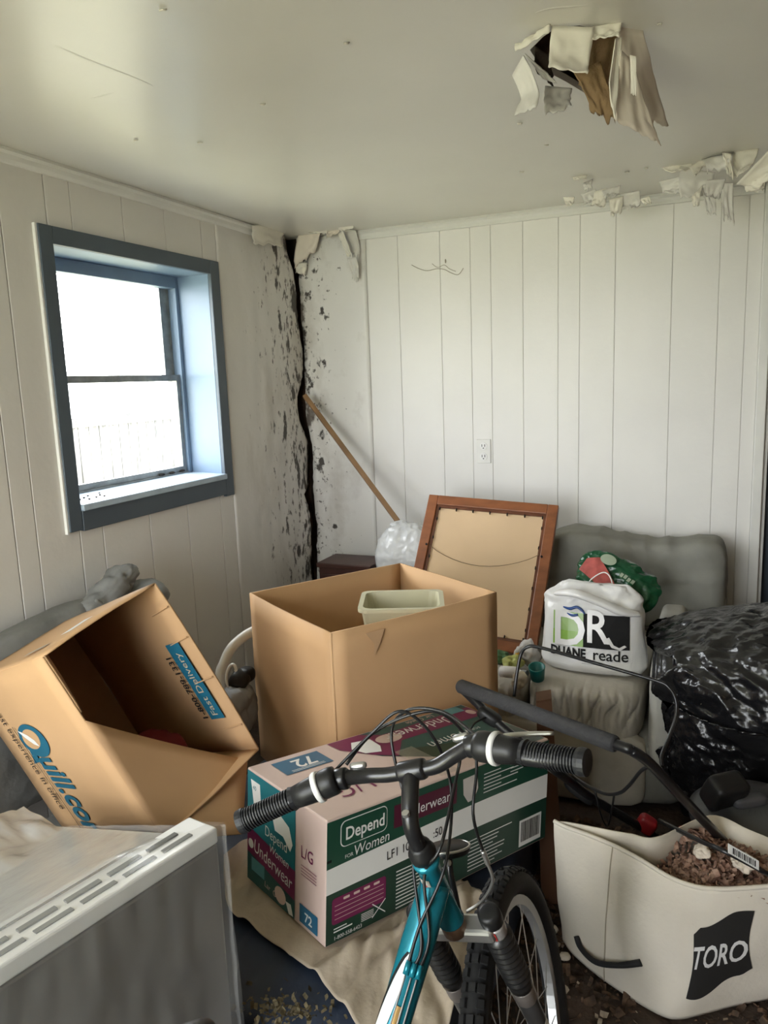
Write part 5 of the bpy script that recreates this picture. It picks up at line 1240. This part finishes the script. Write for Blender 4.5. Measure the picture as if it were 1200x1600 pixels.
# shredded debris in the bag
rg = random.Random(11)
V = []; Fc = []
def flake(V, Fc, c, s, rnd, asp=.5):
    M3 = Matrix.Rotation(rnd.uniform(0, 6.28), 3, 'Z') @ Matrix.Rotation(rnd.uniform(-.9, .9), 3, 'X') @ Matrix.Rotation(rnd.uniform(-.9, .9), 3, 'Y')
    k = len(V); b_ = rnd.uniform(-.25, .25)*s
    for x, y, z in ((-s, -s*asp, 0), (0, -s*asp*.8, b_), (s, -s*asp*.6, 0), (s*.8, s*asp, 0), (0, s*asp*1.1, b_), (-s*.9, s*asp*.7, 0)): V.append(Vector(c)+M3 @ Vector((x, y, z)))
    Fc += [(k, k+1, k+4, k+5), (k+1, k+2, k+3, k+4)]
def fillz(x, y): return .335+.055*math.exp(-(((x-2.03)/.10)**2+((y+1.74)/.07)**2))+.015*nz((x*14, y*14, 0), 1)
for i in range(5200):
    u = rg.uniform(.30, .99); w = rg.uniform(.03, .97)
    k = u*NF; j = min(int(k), NF-1); P = tF[j].lerp(tB[j], w)
    z = min(fillz(P.x, P.y), P.z+.03*math.sin(math.pi*w)-.002)-rg.uniform(0, .02)-.10*max(0, .52-u)
    flake(V, Fc, (P.x, P.y, z), rg.uniform(.003, .012), rg, rg.uniform(.25, .8))
m_shred = M('pinkish_shredded_debris', (.19, .085, .055), .9, col2=(.52, .35, .26), vs=40)
sd_ = obj('shredded_debris', (V, Fc), m_shred, None, base=(2.03, -1.78, .3)); tag(sd_, 'pinkish brown shredded debris heaped in the cream grass bag', 'debris', kind='stuff')
for i in range(7):
    u = .62+.05*i; k = u*NF; j = min(int(k), NF-1); P = tF[j].lerp(tB[j], .35+.1*math.sin(i*2))
    if i in (1, 4):
        o = obj('plaster_lump', lump((P.x, P.y, P.z+.004), (.014+.016*(i == 4), .012+.012*(i == 4), .010), 3, 10, lambda d, Q_: Q_+d*.016*fr(Q_*30, 1, i)), M('pale_plaster', (.66, .58, .48), .85), None, smooth=False, base=(P.x, P.y, P.z))
        tag(o, ['', 'pale plaster lump at the left of the shredded debris', 'larger pale plaster lump amid the shredded debris', '', 'pale plaster lump near the labelled mower tube'][i], 'plaster')

# ------------------------------------------------------------------ litter on the floor
V = []; Fc = []
rl = random.Random(21)
for i in range(6500):
    x = rl.uniform(1.55, 2.7); y = rl.uniform(-2.9, -1.15); s = rl.choice((.003, .005, .008, .012, .018))*rl.uniform(.7, 1.2)
    flake(V, Fc, (x, y, .004+rl.uniform(0, .006)), s, rl, rl.uniform(.3, .8))
m_lit = M('brown_litter', (.018, .012, .008), .9, col2=(.17, .10, .06), vs=30)
o = obj('floor_litter', (V, Fc), m_lit, None, base=(2, -2, 0)); tag(o, 'dark crumbled leaves and dirt strewn over the floor', 'litter', kind='stuff')
V = []; Fc = []
for i in range(260):
    x = rl.uniform(1.6, 2.4); y = rl.uniform(-2.5, -1.3); flake(V, Fc, (x, y, .012), rl.uniform(.004, .012), rl, .7)
o = obj('pale_chips', (V, Fc), M('pale_chip', (.34, .27, .2), .8, var=.4, vs=30), None, base=(2, -2, 0)); tag(o, 'pale paint and plaster chips scattered over the dirt', 'chips', kind='stuff')
V = []; Fc = []
for i in range(200):
    p = pz(rl.gauss(440, 38), rl.gauss(1582, 16), .35); flake(V, Fc, (p.x, p.y, mat_top(p.y)+.002+rl.uniform(0, .006)), rl.uniform(.002, .008), rl, .6)
o = obj('grit', (V, Fc), M('yellowish_grit', (.12, .095, .05), .9, var=.5, vs=40), None, base=(1.28, -2.55, .33)); tag(o, 'yellowish grit spilt on the dark blue mattress', 'grit', kind='stuff')
for (px_, py_, s, lab) in [(862, 1452, .016, 'round pale pebble chip on the dirt beside the cream bag'), (858, 1500, .022, 'tan flat chip on the dirt by the bicycle wheel'), (882, 1495, .014, 'pale chip nearest the foot of the cream bag')]:
    p = pz(px_, py_, .012)
    o = obj('plaster_chip', lump((p.x, p.y, .014), (s, s*.75, .008), 2.6, 6, lambda d, Q_: Q_+d*.004*fr(Q_*60, 1, 2)), M('pale_plaster', (.66, .58, .48), .85), None, base=(p.x, p.y, .006)); tag(o, lab, 'chip')
